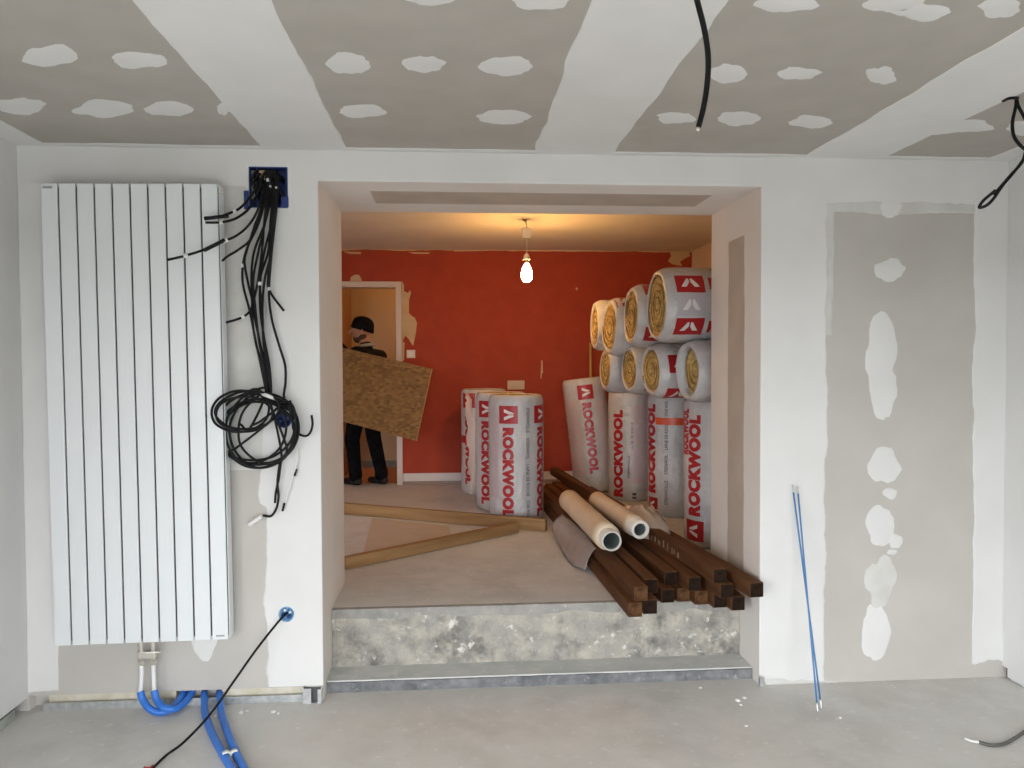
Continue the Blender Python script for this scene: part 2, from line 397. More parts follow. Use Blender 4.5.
def patch(name, c, u, v, nrm, thick, material, parent, seed, rag=.22, pts=None):
    """irregular dab of filler: flat top, feathered edge"""
    n = 28; V = [c+nrm*thick]; Fc = []
    for ring, (k, h) in enumerate(((.72, thick), (1.0, .0003))):
        for i in range(n):
            a = 2*PI*i/n
            r = k*(1+rag*(noise.noise(Vector((math.cos(a)*1.3, math.sin(a)*1.3, seed*3.7)))+.5*noise.noise(Vector((math.cos(a)*3, math.sin(a)*3, seed*1.7)))))
            V.append(c+u*(math.cos(a)*r)+v*(math.sin(a)*r)+nrm*h)
    for i in range(n):
        j = (i+1) % n; Fc += [(0,1+i,1+j), (1+i,1+n+i,1+n+j,1+j)]
    o = mesh(name, V, Fc, material, parent, True); bmx = bmesh.new(); bmx.from_mesh(o.data)
    for f in bmx.faces:
        f.normal_update()
        if f.normal.dot(nrm) < 0: f.normal_flip()
    bmx.to_mesh(o.data); bmx.free(); return o
cpx = [(49,56,27,11),(140,60,28,9),(19,106,24,9),(104,109,29,8),(168,109,25,7),(223,109,7,6),
       (348,64,21,11),(424,64,20,9),(507,67,26,10),(363,111,23,7),(503,118,27,7),(430,-1,24,6),(541,2,28,9),
       (728,74,18,9),(799,74,21,7),(881,76,15,9),(676,118,20,6),(737,119,21,7),(811,122,21,6),(787,3,30,10),(893,3,30,10),(922,12,28,9),(1000,8,22,10),
       (967,126,26,6),(940,131,16,4),(1028,128,22,7)]
for i, (x, y, hw, hh) in enumerate(cpx):
    c = at_z(x,y,H); u = (at_z(x+hw,y,H)-at_z(x-hw,y,H))/2; v = (at_z(x,y-hh,H)-at_z(x,y+hh,H))/2
    patch('filler_patch', c, u, v, Vector((0,0,-1)), .003, M['filler'], ceiling, i+1, .3)
wpx = [(890,208,12,9),(890,270,15,11),(881,352,15,33),(883,390,14,30),(884,465,16,18),(890,493,7,6),(880,526,15,19),(895,541,7,8),(880,582,14,26),(876,632,14,30),
       (892,552,5,3),(205,640,12,20)]
for i, (x, y, hw, hh) in enumerate(wpx):
    c = at_y(x,y,0); u = (at_y(x+hw,y,0)-at_y(x-hw,y,0))/2; v = (at_y(x,y-hh,0)-at_y(x,y+hh,0))/2
    patch('filler_patch', c, u, v, Vector((0,-1,0)), .0035+.0004*(i % 3), M['filler'] if i not in (8,) else M['thin_filler'], wall, i+50, .28)

# slot at the foot of the radiator wall: insulation and galvanised floor track
box('insulation_strip', at_y(222,690,.03).x, SLX1-.005, .022, .058, 0.0, SLZ-.004, M['insul'], wall)
box('insulation_strip', SLX0+.075, at_y(177,690,.03).x, .022, .058, 0.0, SLZ-.004, M['insul'], wall)
tr = empty('floor_track', ((SLX0+SLX1)/2, .01, 0)); tag(tr, 'galvanised metal floor track along the foot of the radiator wall', 'metal track')
into(box('track_web', SLX0+.06, SLX1-.004, -.004, .020, 0.0005, .003, M['zinc']), tr)
into(box('track_flange', SLX0+.06, SLX1-.004, -.0055, -.004, 0.0005, .034, M['zinc']), tr)
sd_ = empty('stud_end', (OL-.04, -.01, 0)); tag(sd_, 'crumpled galvanised stud end at the left foot of the opening', 'metal stud')
for a in ((OL-.088,OL-.084,-.03,-.003,.0005,.075),(OL-.088,OL-.05,-.031,-.029,.0005,.070),(OL-.022,OL-.004,-.026,-.024,.0005,.062),(OL-.088,OL-.004,-.03,-.003,.0005,.003),(OL-.007,OL-.004,-.028,-.003,.0005,.068)):
    into(box('stud_flange', *a, M['zinc']), sd_)
box('stud_shade_sheet', OL-.088, OL-.004, -.0035, -.0032, .004, .066, M['rad_dark'], wall)  # thin dark sheet, its colour stands in for shade inside the stud
sr = empty('bead_end', (OR+.02, -.01, 0)); tag(sr, 'bent galvanised corner bead end at the right foot of the opening', 'metal bead')
into(box('bead_leg', OR-.004, OR+.020, -.014, -.012, .0005, .045, M['zinc']), sr)
into(box('bead_return', OR-.004, OR-.002, -.014, -.003, .0005, .05, M['zinc']), sr)
# foot of the left wall: open gap with insulation
box('insulation_block', XL-.12, XL-.012, -.75, -.085, 0.0, .045, M['insul_green'], wl)
box('gap_back', XL-.16, XL-.13, YB, 0, 0, .07, M['dark'], wl)
rn = box('corner_hole', XR+.02, XR+.10, -.03, -.004, 0.0, .05, mat('hole_brown', (.10, .06, .04), rough=.9), wr)

# ---- kerb, step and raised floor
kb = struct(box('kerb', OL+.002, OR-.002, KF+.022, SD+.028, -.1, KH-.002, M['kerb_face']), 'low grey kerb across the foot of the opening')
def ragged_block(name, x0, x1, y0, y1, z0, z1, material, parent, amp, seed, nx=90, nz=8, depth_amp=None, low=0):
    """block whose front (−y) face has real relief and whose top edge is uneven"""
    V = []; Fc = []; da = amp if depth_amp is None else depth_amp
    for j in range(nz+1):
        for i in range(nx+1):
            x = x0+(x1-x0)*i/nx; z = z0+(z1-z0)*j/nz
            d = da*(noise.noise(Vector((x*7, z*9, seed)))+.6*noise.noise(Vector((x*19, z*22, seed+4)))+.35*noise.noise(Vector((x*45, z*45, seed+8))))
            zz = z + (amp*.8*noise.noise(Vector((x*6, seed, 3))) if 0 < j < nz else 0) - low*(1-j/nz)*(.5+noise.noise(Vector((x*4.3, seed, 1)))+.5*noise.noise(Vector((x*13, seed, 6))))
            V.append((x, y0+d*(1 if j < nz else .35), zz))
    w_ = nx+1
    for j in range(nz):
        for i in range(nx):
            a = j*w_+i; Fc.append((a, a+1, a+w_+1, a+w_))
    b0 = len(V)
    for i in range(nx+1): V.append((x0+(x1-x0)*i/nx, y1, z1))
    for i in range(nx+1): V.append((x0+(x1-x0)*i/nx, y1, z0))
    for i in range(nx):
        a = nz*w_+i
        Fc.append((a, a+1, b0+i+1, b0+i)); Fc.append((b0+i, b0+i+1, b0+w_+i+1, b0+w_+i)); Fc.append((b0+w_+i, b0+w_+i+1, i+1, i))
    Fc.append(tuple([j*w_ for j in range(nz+1)][::-1] + [b0+w_, b0])); Fc.append(tuple([j*w_+nx for j in range(nz+1)] + [b0+nx, b0+w_+nx]))
    o = mesh(name, V, Fc, material, parent)
    bmx = bmesh.new(); bmx.from_mesh(o.data); bmesh.ops.recalc_face_normals(bmx, faces=bmx.faces); bmx.to_mesh(o.data); bmx.free()
    return o
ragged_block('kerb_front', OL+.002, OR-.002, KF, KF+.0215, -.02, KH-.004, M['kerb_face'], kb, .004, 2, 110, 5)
ragged_block('kerb_cap', OL+.002, OR-.002, KF+.008, SD+.028, KH-.003, KH+.004, M['kerb_top'], kb, .004, 4, 110, 2)
fl2 = struct(box('floor_raised', BXL, BXR, SD+.03, 4.27, -.1, S, M['floor_up']), 'raised concrete floor of the room beyond the opening')
st = struct(ragged_block('step', OL+.002, OR-.002, SD+.008, SD+.03, KH-.04, S-.030, M['step'], None, .010, 11, 150, 16, .007), 'rough concrete step face under the raised floor')
ragged_block('slab_edge', OL+.002, OR-.002, SD-.004, SD+.03, S-.036, S-.0005, M['slab_edge'], st, .006, 21, 150, 5, .004, .022)

# ------------------------------------------------------------------ back room shell
struct(box('ceiling', BXL, BXR, WT, BY, BH, BH+.1, M['back_ceiling']))
DL, DR, DT = -1.40, at_y(397,400,BY).x, at_y(380,287,BY).z
bm = bmesh.new()
prof = [(BXL,S),(DL,S),(DL,DT),(DR,DT),(DR,S),(BXR,S),(BXR,2.8),(BXL,2.8)]
va = [bm.verts.new((x,BY,z)) for x,z in prof]; vb = [bm.verts.new((x,BY+.12,z)) for x,z in prof]
bm.faces.new(va); bm.faces.new(vb[::-1])
for i in range(8):
    j = (i+1) % 8; bm.faces.new((va[i], vb[i], vb[j], va[j]))
bmesh.ops.recalc_face_normals(bm, faces=bm.faces)
wb = struct(from_bm('wall_back', bm, [M['orange'], M['hall']]), 'orange red painted wall at the end of the back room')
for p in wb.data.polygons: p.material_index = 0 if p.normal.y < -.5 else 1
struct(box('wall_back_room_right', BXR, BXR+.1, WT, BY+.12, S, 2.8, M['back_wall_beige']))
struct(box('wall_back_room_left', BXL-.1, BXL, WT, BY+.12, S, 2.8, M['orange']))
dfr = empty('door_1', (DR, BY, S)); struct(dfr, 'pale door frame around the doorway in the orange wall')
fw = .052
into(box('jamb', DR-.004, DR+fw, BY-.018, BY+.125, S+.0005, DT+fw, M['door_frame'], None, .004), dfr)
into(box('jamb', DL-fw, DL+.004, BY-.018, BY+.125, S+.0005, DT+fw, M['door_frame'], None, .004), dfr)
into(box('head_jamb', DL-fw, DR+fw, BY-.0185, BY+.126, DT-.004, DT+fw+.001, M['door_frame'], None, .004), dfr)
sk = empty('baseboard_back', (.5, BY, S)); struct(sk, 'white skirting board along the orange wall')
into(box('skirting_board', DR+fw+.003, 2.38, BY-.014, BY-.001, S+.035, S+.115, M['skirt'], None, .003), sk)
into(box('skirting_foot', DR+fw+.003, 2.38, BY-.022, BY-.001, S+.0005, S+.034, mat('skirting_foot', (.34,.27,.24), rough=.7), None, .003), sk)
# hall
struct(box('floor_hall', -1.30, .6, 4.271, 5.62, .2, S-.004, M['hall_floor']))
hw = struct(box('wall_hall', -1.30, .6, 5.52, 5.62, S, 2.8, M['hall']))
struct(box('baseboard_hall', -1.19, .59, 5.505, 5.519, S, S+.075, M['hall_skirt']))
struct(box('wall_hall_left', -1.62, -1.20, 4.75, 5.52, S-.1, 2.8, mat('hall_brown', (.36, .20, .13), rough=.8)))
struct(box('wall_hall_right', .6, .7, 4.27, 5.62, S-.1, 2.8, M['hall']))
struct(box('wall_hall_end', -1.75, -1.63, 4.27, 5.62, S-.1, 2.8, M['hall']))
struct(box('ceiling_hall', -1.75, .7, 4.27, 5.62, 2.68, 2.78, M['back_ceiling']))
struct(box('floor_hall', -1.63, -1.301, 4.271, 4.75, .2, S-.004, M['hall_floor']))

# peeled paint patches on the orange wall
def flat_poly(name, pxs, y, thick, material, parent):
    V = [at_y(x, yy, y) for x, yy in pxs]; n = len(V)
    V2 = [v+Vector((0,-thick,0)) for v in V]
    Fc = [tuple(range(n, 2*n))]+[(i, (i+1) % n, n+(i+1) % n, n+i) for i in range(n)]
    o = mesh(name, V+V2, Fc, material, parent); bmx = bmesh.new(); bmx.from_mesh(o.data)
    bmesh.ops.recalc_face_normals(bmx, faces=bmx.faces); bmx.to_mesh(o.data); bmx.free(); return o
flat_poly('peeled_patch', [(402,281),(404,285),(404,291),(408,293),(410,290),(411,293),(409,300),(409,313),(412,316),(415,318),(417,323),(416,332),(414,342),(413,346),(408,338),(405,336),(403,340),(402,350),(400,350)], BY, .002, M['peel'], wb)
flat_poly('peeled_patch', [(350,281),(351,277),(355,274.5),(359,275),(361,278),(362,281)], BY, .002, M['peel'], wb)
flat_poly('peeled_patch', [(669,250),(672,248),(679,249),(684,250),(689,249),(690,256),(684,259),(680,262),(682,266),(676,265),(672,264),(668,261),(671,256)], BY, .002, M['peel'], wb)
for pl in ([(343,251.5),(361,252),(361,254),(350,254)],[(408,252),(430,252.5),(429,254),(414,253.8)],[(450,249.5),(480,249.5),(480,251),(455,251.5)],[(541,361),(542.5,360),(543,373),(541.5,374)],[(576,287),(578,288.5),(577,290.5),(575.5,289)],[(541,366),(542,366),(541.5,379),(540.5,378)],[(402,343),(404.5,342),(404,360),(402,362)]):
    flat_poly('scraped_patch', pl, BY, .0015, M['peel'], wb)
strip('ceiling_edge_line', -1.3, BXR, BH-.012, BH, lambda a, b, h: Vector((a, BY-h, b)), .002, M['peel'], wb, 40, .012, 0, 120)

# light switch and blanking plate on the orange wall
p = at_y(411,354,BY); sw = empty('light_switch', (p.x, BY, p.z)); tag(sw, 'small cream light switch on the orange wall beside the doorway', 'switch')
into(box('plate', p.x-.042, p.x+.042, BY-.010, BY-.001, p.z-.04, p.z+.04, M['lampw'], None, .003), sw)
into(box('rocker', p.x-.022, p.x+.022, BY-.014, BY-.010, p.z-.024, p.z+.024, M['white_plastic'], None, .002), sw)
p = at_y(516,385,BY); sw = empty('wall_socket', (p.x, BY, p.z)); tag(sw, 'beige double wall socket on the orange wall above the standing rolls', 'socket')
into(box('plate', p.x-.085, p.x+.085, BY-.012, BY-.001, p.z-.045, p.z+.045, M['back_wall_beige'], None, .003), sw)
for k in (-1, 1): into(lathe('outlet', [(.026,0),(.026,-.003),(.020,-.003),(.019,.006),(0,.006)], M['back_wall_beige'], None, (p.x+k*.04, BY-.0125, p.z), (0,1,0), 16), sw)

# ------------------------------------------------------------------ hanging bulb
BUX, BUY = at_z(525,219,BH).x, at_z(525,219,BH).y
lamp = empty('hanging_bulb', (BUX, BUY, BH)); tag(lamp, 'lit bare light bulb hanging on a short cord from the back room ceiling', 'lamp')
bz = lambda py: at_y(527, py, BUY).z
into(lathe('ceiling_hook', [(0,0),(.016,0),(.016,-.010),(.006,-.018),(0,-.018)], M['brass'], None, (BUX, BUY, BH-.001), (0,0,1), 16), lamp)
into(tube('cord', [(BUX, BUY, BH-.015), (BUX+.012, BUY, BH-.05), (BUX+.012, BUY, bz(229))], .004, M['lampw'], None, 8, 6), lamp)
into(box('connector_block', BUX-.022, BUX+.046, BUY-.02, BUY+.02, bz(238), bz(228), M['lampw'], None, .006), lamp)
into(tube('cord', [(BUX+.012, BUY, bz(238)), (BUX+.014, BUY, bz(246)), (BUX+.012, BUY, bz(254))], .003, M['lampw'], None, 8, 4), lamp)
bx = BUX+.012
into(lathe('lamp_holder', [(0,bz(253.5)),(.010,bz(253.5)),(.022,bz(256)),(.028,bz(259)),(.028,bz(260)),(0,bz(260))], M['lampw'], None, (bx,BUY,0), (0,0,1), 20), lamp)
into(lathe('bulb_cap', [(.018,bz(260)),(.018,bz(263)),(.014,bz(264)),(0,bz(264))], M['brass'], None, (bx,BUY,0), (0,0,1), 16), lamp)
zt, zb = bz(263), bz(282.5)
into(lathe('bulb', [(.015,zt),(.020,zt-.015),(.036,zt-.045),(.043,zt-.075),(.042,zb+.035),(.032,zb+.012),(.016,zb+.002),(.0,zb)], M['bulb'], None, (bx,BUY,0), (0,0,1), 24), lamp)
# second bulb of the same kind, in the hall beyond the doorway
hb = empty('hall_bulb', (-.15, 4.85, 2.68)); tag(hb, 'bare bulb hanging in the hall beyond the doorway', 'lamp')
into(tube('cord', [(-.15,4.85,2.68),(-.15,4.85,2.55),(-.15,4.85,2.43)], .003, M['lampw'], None, 8, 4), hb)
into(lathe('bulb', [(.015,2.43),(.022,2.41),(.033,2.37),(.030,2.33),(.015,2.31),(0,2.305)], M['hall_bulb'], None, (-.15,4.85,0), (0,0,1), 20), hb)

# ------------------------------------------------------------------ printed text geometry (flat, later wrapped on the rolls)
_txt = {}
def text2d(s, bold):
    key = (s, bold)
    if key in _txt: return _txt[key]
    cu = bpy.data.curves.new('t', 'FONT'); cu.body = s; cu.size = 1.0; cu.offset = bold; cu.resolution_u = 3; cu.space_character = 1.02 + bold*1.2
    o = bpy.data.objects.new('t', cu); C.objects.link(o)
    dg = bpy.context.evaluated_depsgraph_get(); dg.update()
    me = bpy.data.meshes.new_from_object(o.evaluated_get(dg))
    V = [v.co.copy() for v in me.vertices]; Fc = [tuple(p.vertices) for p in me.polygons]
    bpy.data.objects.remove(o); bpy.data.curves.remove(cu); bpy.data.meshes.remove(me)
    x0 = min(v.x for v in V); x1 = max(v.x for v in V); y0 = min(v.y for v in V); y1 = max(v.y for v in V)
    V = [((v.x-x0)/(x1-x0), (v.y-y0)/(y1-y0)) for v in V]
    _txt[key] = (V, Fc); return V, Fc
LOGO_WING = [(-.64,-.42),(-.19,.58),(-.05,.58),(-.05,.10),(-.28,-.42)]
def wrapped(name, V, Fc, mapf, material, parent, dt=.02, ds=.05):
    """V are (s, t) in metres; cut into strips so that the print follows the curved film"""
    bmx = bmesh.new(); vs = [bmx.verts.new((s, t, 0)) for s, t in V]
    for f in Fc:
        try: bmx.faces.new([vs[i] for i in f])
        except ValueError: pass
    for ax, step in ((1, dt), (0, ds)):
        lo = min(v.co[ax] for v in bmx.verts); hi = max(v.co[ax] for v in bmx.verts)
        k = lo+step
        while k < hi:
            co = Vector((0,0,0)); co[ax] = k; no = Vector((0,0,0)); no[ax] = 1
            bmesh.ops.bisect_plane(bmx, geom=bmx.verts[:]+bmx.edges[:]+bmx.faces[:], plane_co=co, plane_no=no)
            k += step
    for v in bmx.verts: v.co = mapf(v.co.x, v.co.y)
    return from_bm(name, bmx, material, parent)

def make_roll(label, base, axis, ref, r, L, seed, prints, group, recess=.006, lip=.016, pz=.05, pd_=.016, rough_amp=1.0, wool='wool', sag=0.0, ribs=False):
    """wool roll in white film. local z = roll axis, local -y faces ref"""
    Z = Vector(axis).normalized(); Y = -(Vector(ref)-Z*Vector(ref).dot(Z)).normalized(); Xv = Y.cross(Z)
    root = empty('insulation_roll'); mm = Matrix((Xv, Y, Z)).transposed().to_4x4(); mm.translation = Vector(base); root.matrix_world = mm
    tag(root, label, 'insulation roll', group)
    def rad(th, z):
        e = min(z, L-z); pinch = -pd_*max(0, 1-e/pz)**2
        b = 1+rough_amp*(.018*math.sin(2*th+seed)+.009*math.sin(3*th+seed*2.3+z*3)+.006*math.sin(7*z+seed+2*th)) 
        b += rough_amp*.014*noise.noise(Vector((math.cos(th)*2.2, math.sin(th)*2.2, z*5+seed*7)))
        if rough_amp > 1.2: b += .010*noise.noise(Vector((math.cos(th)*5, math.sin(th)*5, z*11+seed)))+.006*noise.noise(Vector((math.cos(th)*11, math.sin(th)*11, z*20+seed)))
        if ribs: b += .010*math.sin(z*130+seed)*max(0, math.cos(th-1.15))**3
        return r*b+pinch
    def pt(th, z, d=0):
        q = rad(th, z)+d; return Vector((q*math.sin(th), -q*math.cos(th), z))
    n = 72; zs = [0, .006, .016, .03, .05]+[.05+(L-.10)*k/(60 if ribs else 28) for k in range(1, (60 if ribs else 28))]+[L-.05, L-.03, L-.016, L-.006, L]
    V = []; Fc = []
    def ring(fn): 
        for k in range(n): V.append(fn(2*PI*k/n))
    jit = lambda th, k: 1+.25*noise.noise(Vector((math.cos(th)*4, math.sin(th)*4, seed+k)))
    ring(lambda th: pt(th, 0, -lip*jit(th, 1))+Vector((0,0,recess)))
    ring(lambda th: pt(th, 0, -.012)+Vector((0,0,-.004*jit(th, 3))))
    for z in zs: ring(lambda th: pt(th, z))
    ring(lambda th: pt(th, L, -.012)+Vector((0,0,.004)))
    ring(lambda th: pt(th, L, -lip*jit(th, 2))+Vector((0,0,-recess)))
    R_ = len(V)//n
    for i in range(R_-1):
        for k in range(n):
            k2 = (k+1) % n; Fc.append((i*n+k, i*n+k2, (i+1)*n+k2, (i+1)*n+k))
    mesh('film_wrap', V, Fc, M['film'], root, True)
    # wool at both ends: spiral winding in relief
    for zc, sg in ((recess+.001, -1), (L-recess-.001, 1)):
        nr = 40; V = []; Fc = []; n2 = 56
        for i in range(nr+1):
            for k in range(n2):
                th = 2*PI*k/n2; q = (rad(th, 0)-lip*.7-.001)*(i/nr)
                tq = q/.038 + th/(2*PI)
                tq += .35*noise.noise(Vector((math.cos(th)*q*9, math.sin(th)*q*9, seed)))
                h = .006*math.sin(2*PI*tq)+.012*noise.noise(Vector((math.cos(th)*q*24, math.sin(th)*q*24, seed*5)))
                h -= .026*max(0, 1-abs((tq % 1)-.5)/.14)
                if i == nr: h = -.004
                V.append(Vector((q*math.sin(th), -q*math.cos(th), zc+sg*(h-.004))))
        for i in range(nr):
            for k in range(n2):
                k2 = (k+1) % n2; f = (i*n2+k, i*n2+k2, (i+1)*n2+k2, (i+1)*n2+k); Fc.append(f if sg > 0 else f[::-1])
        we = mesh('wool_end', V, Fc, M[wool], root, True)
        if (sg < 0) == (rough_amp > 1.2):       # dark seam of the winding on the end that shows
            sp = []; rm = r*.80; turns = 3.2+.5*math.sin(seed)
            for k in range(int(turns*26)+1):
                th = 2*PI*k/26+seed; f_ = k/(turns*26); q = rm*(.16+.84*f_)*(1+.07*noise.noise(Vector((math.cos(th)*1.5, math.sin(th)*1.5, seed+k*.02))))
                sp.append(Vector((q*math.sin(th), -q*math.cos(th), zc+sg*.003)))
            Vs, Fs = tube_geo(sp, lambda t: .0012+.0048*abs(math.sin(t*17+seed))**2, 6); mesh('winding_seam', Vs, Fs, M['seam'], we, True)
    for pr in prints:
        th0, z0, d = pr['th'], pr['z'], pr.get('dir', -1)      # dir -1: reads down the axis, +1: reads up the axis
        eps = pr.get('eps', .0016)
        def mp(s, t): 
            z = min(max(z0+d*s, .004), L-.004)
            return pt(th0 - d*t/r, z, eps)
        if pr['k'] == 'text':
            V2, F2 = text2d(pr['s'], pr.get('bold', .078)); ln, hh = pr['len'], pr['h']
            wrapped(pr.get('name', 'lettering'), [(a*ln, (b-.5)*hh) for a, b in V2], F2, mp, M[pr.get('mat', 'print_red')], root)
        elif pr['k'] == 'logo':
            a = pr['a']/2; hh = pr.get('hh', pr['a'])/2
            sq = wrapped('logo_square', [(-a,-hh),(a,-hh),(a,hh),(-a,hh)], [(0,1,2,3)], mp, M[pr.get('mat', 'print_red')], root)
            eps = eps+.0012
            for sx in (1, -1):
                wv_ = [(x*a*sx, y*hh) for x, y in LOGO_WING]
                wrapped('logo_wing', wv_, [tuple(range(5))], mp, M['print_white'], sq)
        elif pr['k'] == 'rect':
            a, hh = pr['w']/2, pr['h']/2
            wrapped(pr.get('name', 'print_block'), [(-a,-hh),(a,-hh),(a,hh),(-a,hh)], [(0,1,2,3)], mp, M[pr['mat']], root)
    return root
def brand(th, ztop, L, d, size=1.0, logo=True, length=.68, h=.090):
    """logo followed by the word, reading down (d=-1) or up (d=+1)"""
    out = []
    if logo: out.append(dict(k='logo', th=th, z=ztop+d*.068, dir=d, a=.135, hh=.150))
    out.append(dict(k='text', s='ROCKWOOL', th=th, z=ztop+d*.165, dir=d, len=length, h=h))
    return out
def small(th, z, d, s, ln, h=.026, mt='print_black'):
    return dict(k='text', s=s, th=th, z=z, dir=d, len=ln, h=h, bold=.012, mat=mt)
CAMREF = lambda x, y: Vector((0-x, -CAM_D-y, 0))
LR = .96
def stand(label, x, y, r, seed, prints, top=None, L=LR, **kw):
    ax = Vector((0,0,1)) if top is None else Vector(top).normalized()
    return make_roll(label, (x, y, S+.001), ax, CAMREF(x, y), r, L, seed, prints, 'standing insulation rolls', **kw)

g_front = at_y(516,450,2.42)
stand('standing white insulation roll in front of the left trio, facing the camera', g_front.x, 2.42, .216, 1.0,
      brand(-.28, LR-.075, LR, -1) + brand(1.02, LR-.075, LR, -1) +
      [small(.42, LR-.09, -1, 'STEENWOLLE', .19), small(.42, LR-.32, -1, 'STEENWOL', .16), small(.42, LR-.52, -1, 'LAINE DE ROCHE', .24), small(.42, LR-.79, -1, 'STONE WOOL', .13),
       dict(k='text', s='ROCKWOOL', th=-.80, z=LR-.20, dir=-1, len=.6, h=.07, mat='print_ghost')])
stand('middle standing insulation roll of the left trio, tucked behind the front one', .16+.216, 2.88, .214, 2.2,
      brand(-.62, LR-.06, LR, -1) + [dict(k='text', s='ROCKWOOL', th=.1, z=LR-.15, dir=-1, len=.6, h=.07, mat='print_ghost')])
rb = stand('rearmost standing insulation roll of the left trio with a torn film edge', .049+.216, 3.72, .214, 3.1,
      brand(-.72, LR-.03, LR, -1) + [dict(k='rect', th=-.95, z=LR*.52, w=.07, h=.2, dir=-1, mat='print_red', name='red_tape')])
# loose torn film hanging on the rear roll
V = []; Fc = []
for j in range(15):
    for i in range(5):
        t = j/14; q = at_y(465+ i*2.6*(.3+.7*math.sin(PI*min(1, t*1.1))) + 5*t + 1.5*math.sin(j*1.7), 393+t*100, 2.95-.05*t)
        V.append(q+Vector((0, .02*noise.noise(Vector((i*.9, j*.6, 2))), 0)))
for j in range(14):
    for i in range(4): Fc.append((j*5+i, j*5+i+1, j*5+i+6, j*5+i+5))
o = mesh('loose_film', V, Fc, M['film_clear'], None, True); o.parent = rb; o.matrix_parent_inverse = rb.matrix_world.inverted()

# right-hand row, from the back wall towards the camera
pa0, pa1 = at_y(596,485,3.66), at_y(585,378,3.74)
stand('standing insulation roll leaning left at the back of the right row', pa0.x, 3.66, .200, 4.0,
      brand(.05, 1.06-.06, 1.06, -1, length=.66) +
      [dict(k='text', s='ROCKWOOL', th=-.6, z=.86, dir=-1, len=.72, h=.10, mat='print_ghost'), dict(k='text', s='ROCKWOOL', th=-.98, z=.90, dir=-1, len=.72, h=.08, mat='print_ghost'), dict(k='text', s='ROCKWOOL', th=.72, z=.84, dir=-1, len=.66, h=.09, mat='print_ghost')],
      top=(-.105, .06, 1), L=1.06)
stand('standing insulation roll second from the back of the right row', at_y(631,450,3.2).x, 3.2, .196, 5.0,
      [dict(k='text', s='ROCKWOOL', th=-.62, z=.035, dir=1, len=.76, h=.10), dict(k='text', s='ROCKWOOL', th=.25, z=.16, dir=1, len=.70, h=.10, mat='print_ghost'), dict(k='text', s='ROCKWOOL', th=.66, z=.16, dir=1, len=.70, h=.08, mat='print_ghost'),
       dict(k='rect', th=.15, z=.05, w=.05, h=.035, dir=1, mat='print_black'), dict(k='rect', th=.55, z=.10, w=.03, h=.13, dir=1, mat='print_ghost2'), small(-.1, .20, 1, 'STEENWOLLE', .2, .02), small(.05, .45, 1, 'LAINE DE ROCHE', .24, .02)])
xc = 1.534+.20
stand('standing insulation roll with an orange tape strip, third from the back of the right row', xc, 2.47, .205, 6.0,
      [dict(k='text', s='ROCKWOOL', th=-1.02, z=.18, dir=1, len=.70, h=.11), dict(k='logo', th=-.95, z=.085, dir=1, a=.12, hh=.12),
       small(-.28, .0+.10, 1, 'STEINWOLLE', .19), small(-.28, .34, 1, 'STEENWOL', .15), small(-.28, .53, 1, 'LAINE DE ROCHE', .22), small(-.28, .79, 1, 'STONE WOOL', .12),
       dict(k='rect', th=-.15, z=.75, w=.055, h=.24, dir=1, mat='tape', name='orange_tape', eps=.004),
       dict(k='text', s='ROCKWOOL', th=1.0, z=.18, dir=1, len=.70, h=.11)], ribs=True)
stand('standing insulation roll closest to the opening in the right row', 1.506+.215, 1.45, .205, 7.0,
      brand(-.70, .04, LR, 1, length=.66, h=.105) +
      [dict(k='text', s='ROCKWOOL', th=-1.18, z=.60, dir=1, len=.30, h=.09), small(.12, .0+.06, 1, 'STEINWOLLE', .2), small(.12, .30, 1, 'STEENWOL', .16), small(.12, .52, 1, 'LAINE DE ROCHE', .24), small(.12, .80, 1, 'STONE WOOL', .12)])

# rolls lying on top, ends towards the room
def lie(label, px, py, y, r, seed, prints, a=.16, L=.93, z=None, **kw):
    c = at_y(px, py, y); 
    a += .07; ax = Vector((math.cos(a), math.sin(a), 0))
    return make_roll(label, (c.x-.03, y, z if z is not None else c.z), ax, (math.sin(a), -math.cos(a), 0), r, L, seed, prints, 'insulation rolls lying on the stack', rough_amp=1.6, pz=.07, pd_=.024, **kw)
lg = lambda th, z, m_='print_red': dict(k='logo', th=th, z=z-.06, dir=1, a=.175, hh=.125, mat=m_)
wd = lambda th, z: dict(k='text', s='ROCKWOOL', th=th, z=z, dir=1, len=.5, h=.09)
ZS = S+LR
lie('big insulation roll lying topmost and nearest the opening, two red logos on its side', 661,306,1.17,.240, 8.0,
    [lg(-.52,.205), wd(-.52,.26), dict(k='logo', th=.06, z=.145, dir=1, a=.175, hh=.12, mat='print_ghost2'), lg(.62,.205), wd(.62,.26), dict(k='rect', th=.05, z=.36, w=.08, h=.09, dir=1, mat='print_ghost2'), small(-1.1,.30,1,'STONE WOOL',.2,.03), small(-.45,.035,1,'U',.02,.03,'print_ghost2')], lip=.018, a=-.05)
lie('insulation roll lying on the top layer, second from the opening', 635,316,1.69,.216, 9.0, [lg(-.9,.20), lg(.7,.20)], lip=.022, a=-.04)
lie('insulation roll lying on the top layer, third from the opening', 613,327,2.20,.215, 10.0, [lg(-1.0,.16), wd(-1.0,.26)], lip=.03, a=.04)
lie('insulation roll lying farthest back on the top layer', 598,326,2.66,.20, 11.0, [], lip=.04, a=-.05)
lie('insulation roll of the middle layer with a hollow sunken end, nearest the opening', 692,372,1.06,.190, 12.0, [small(.35,.16,1,'kg',.07,.05), small(.75,.12,1,'7',.02,.03)], lip=.012, recess=.06, a=.08, wool='wool', z=ZS+.194)
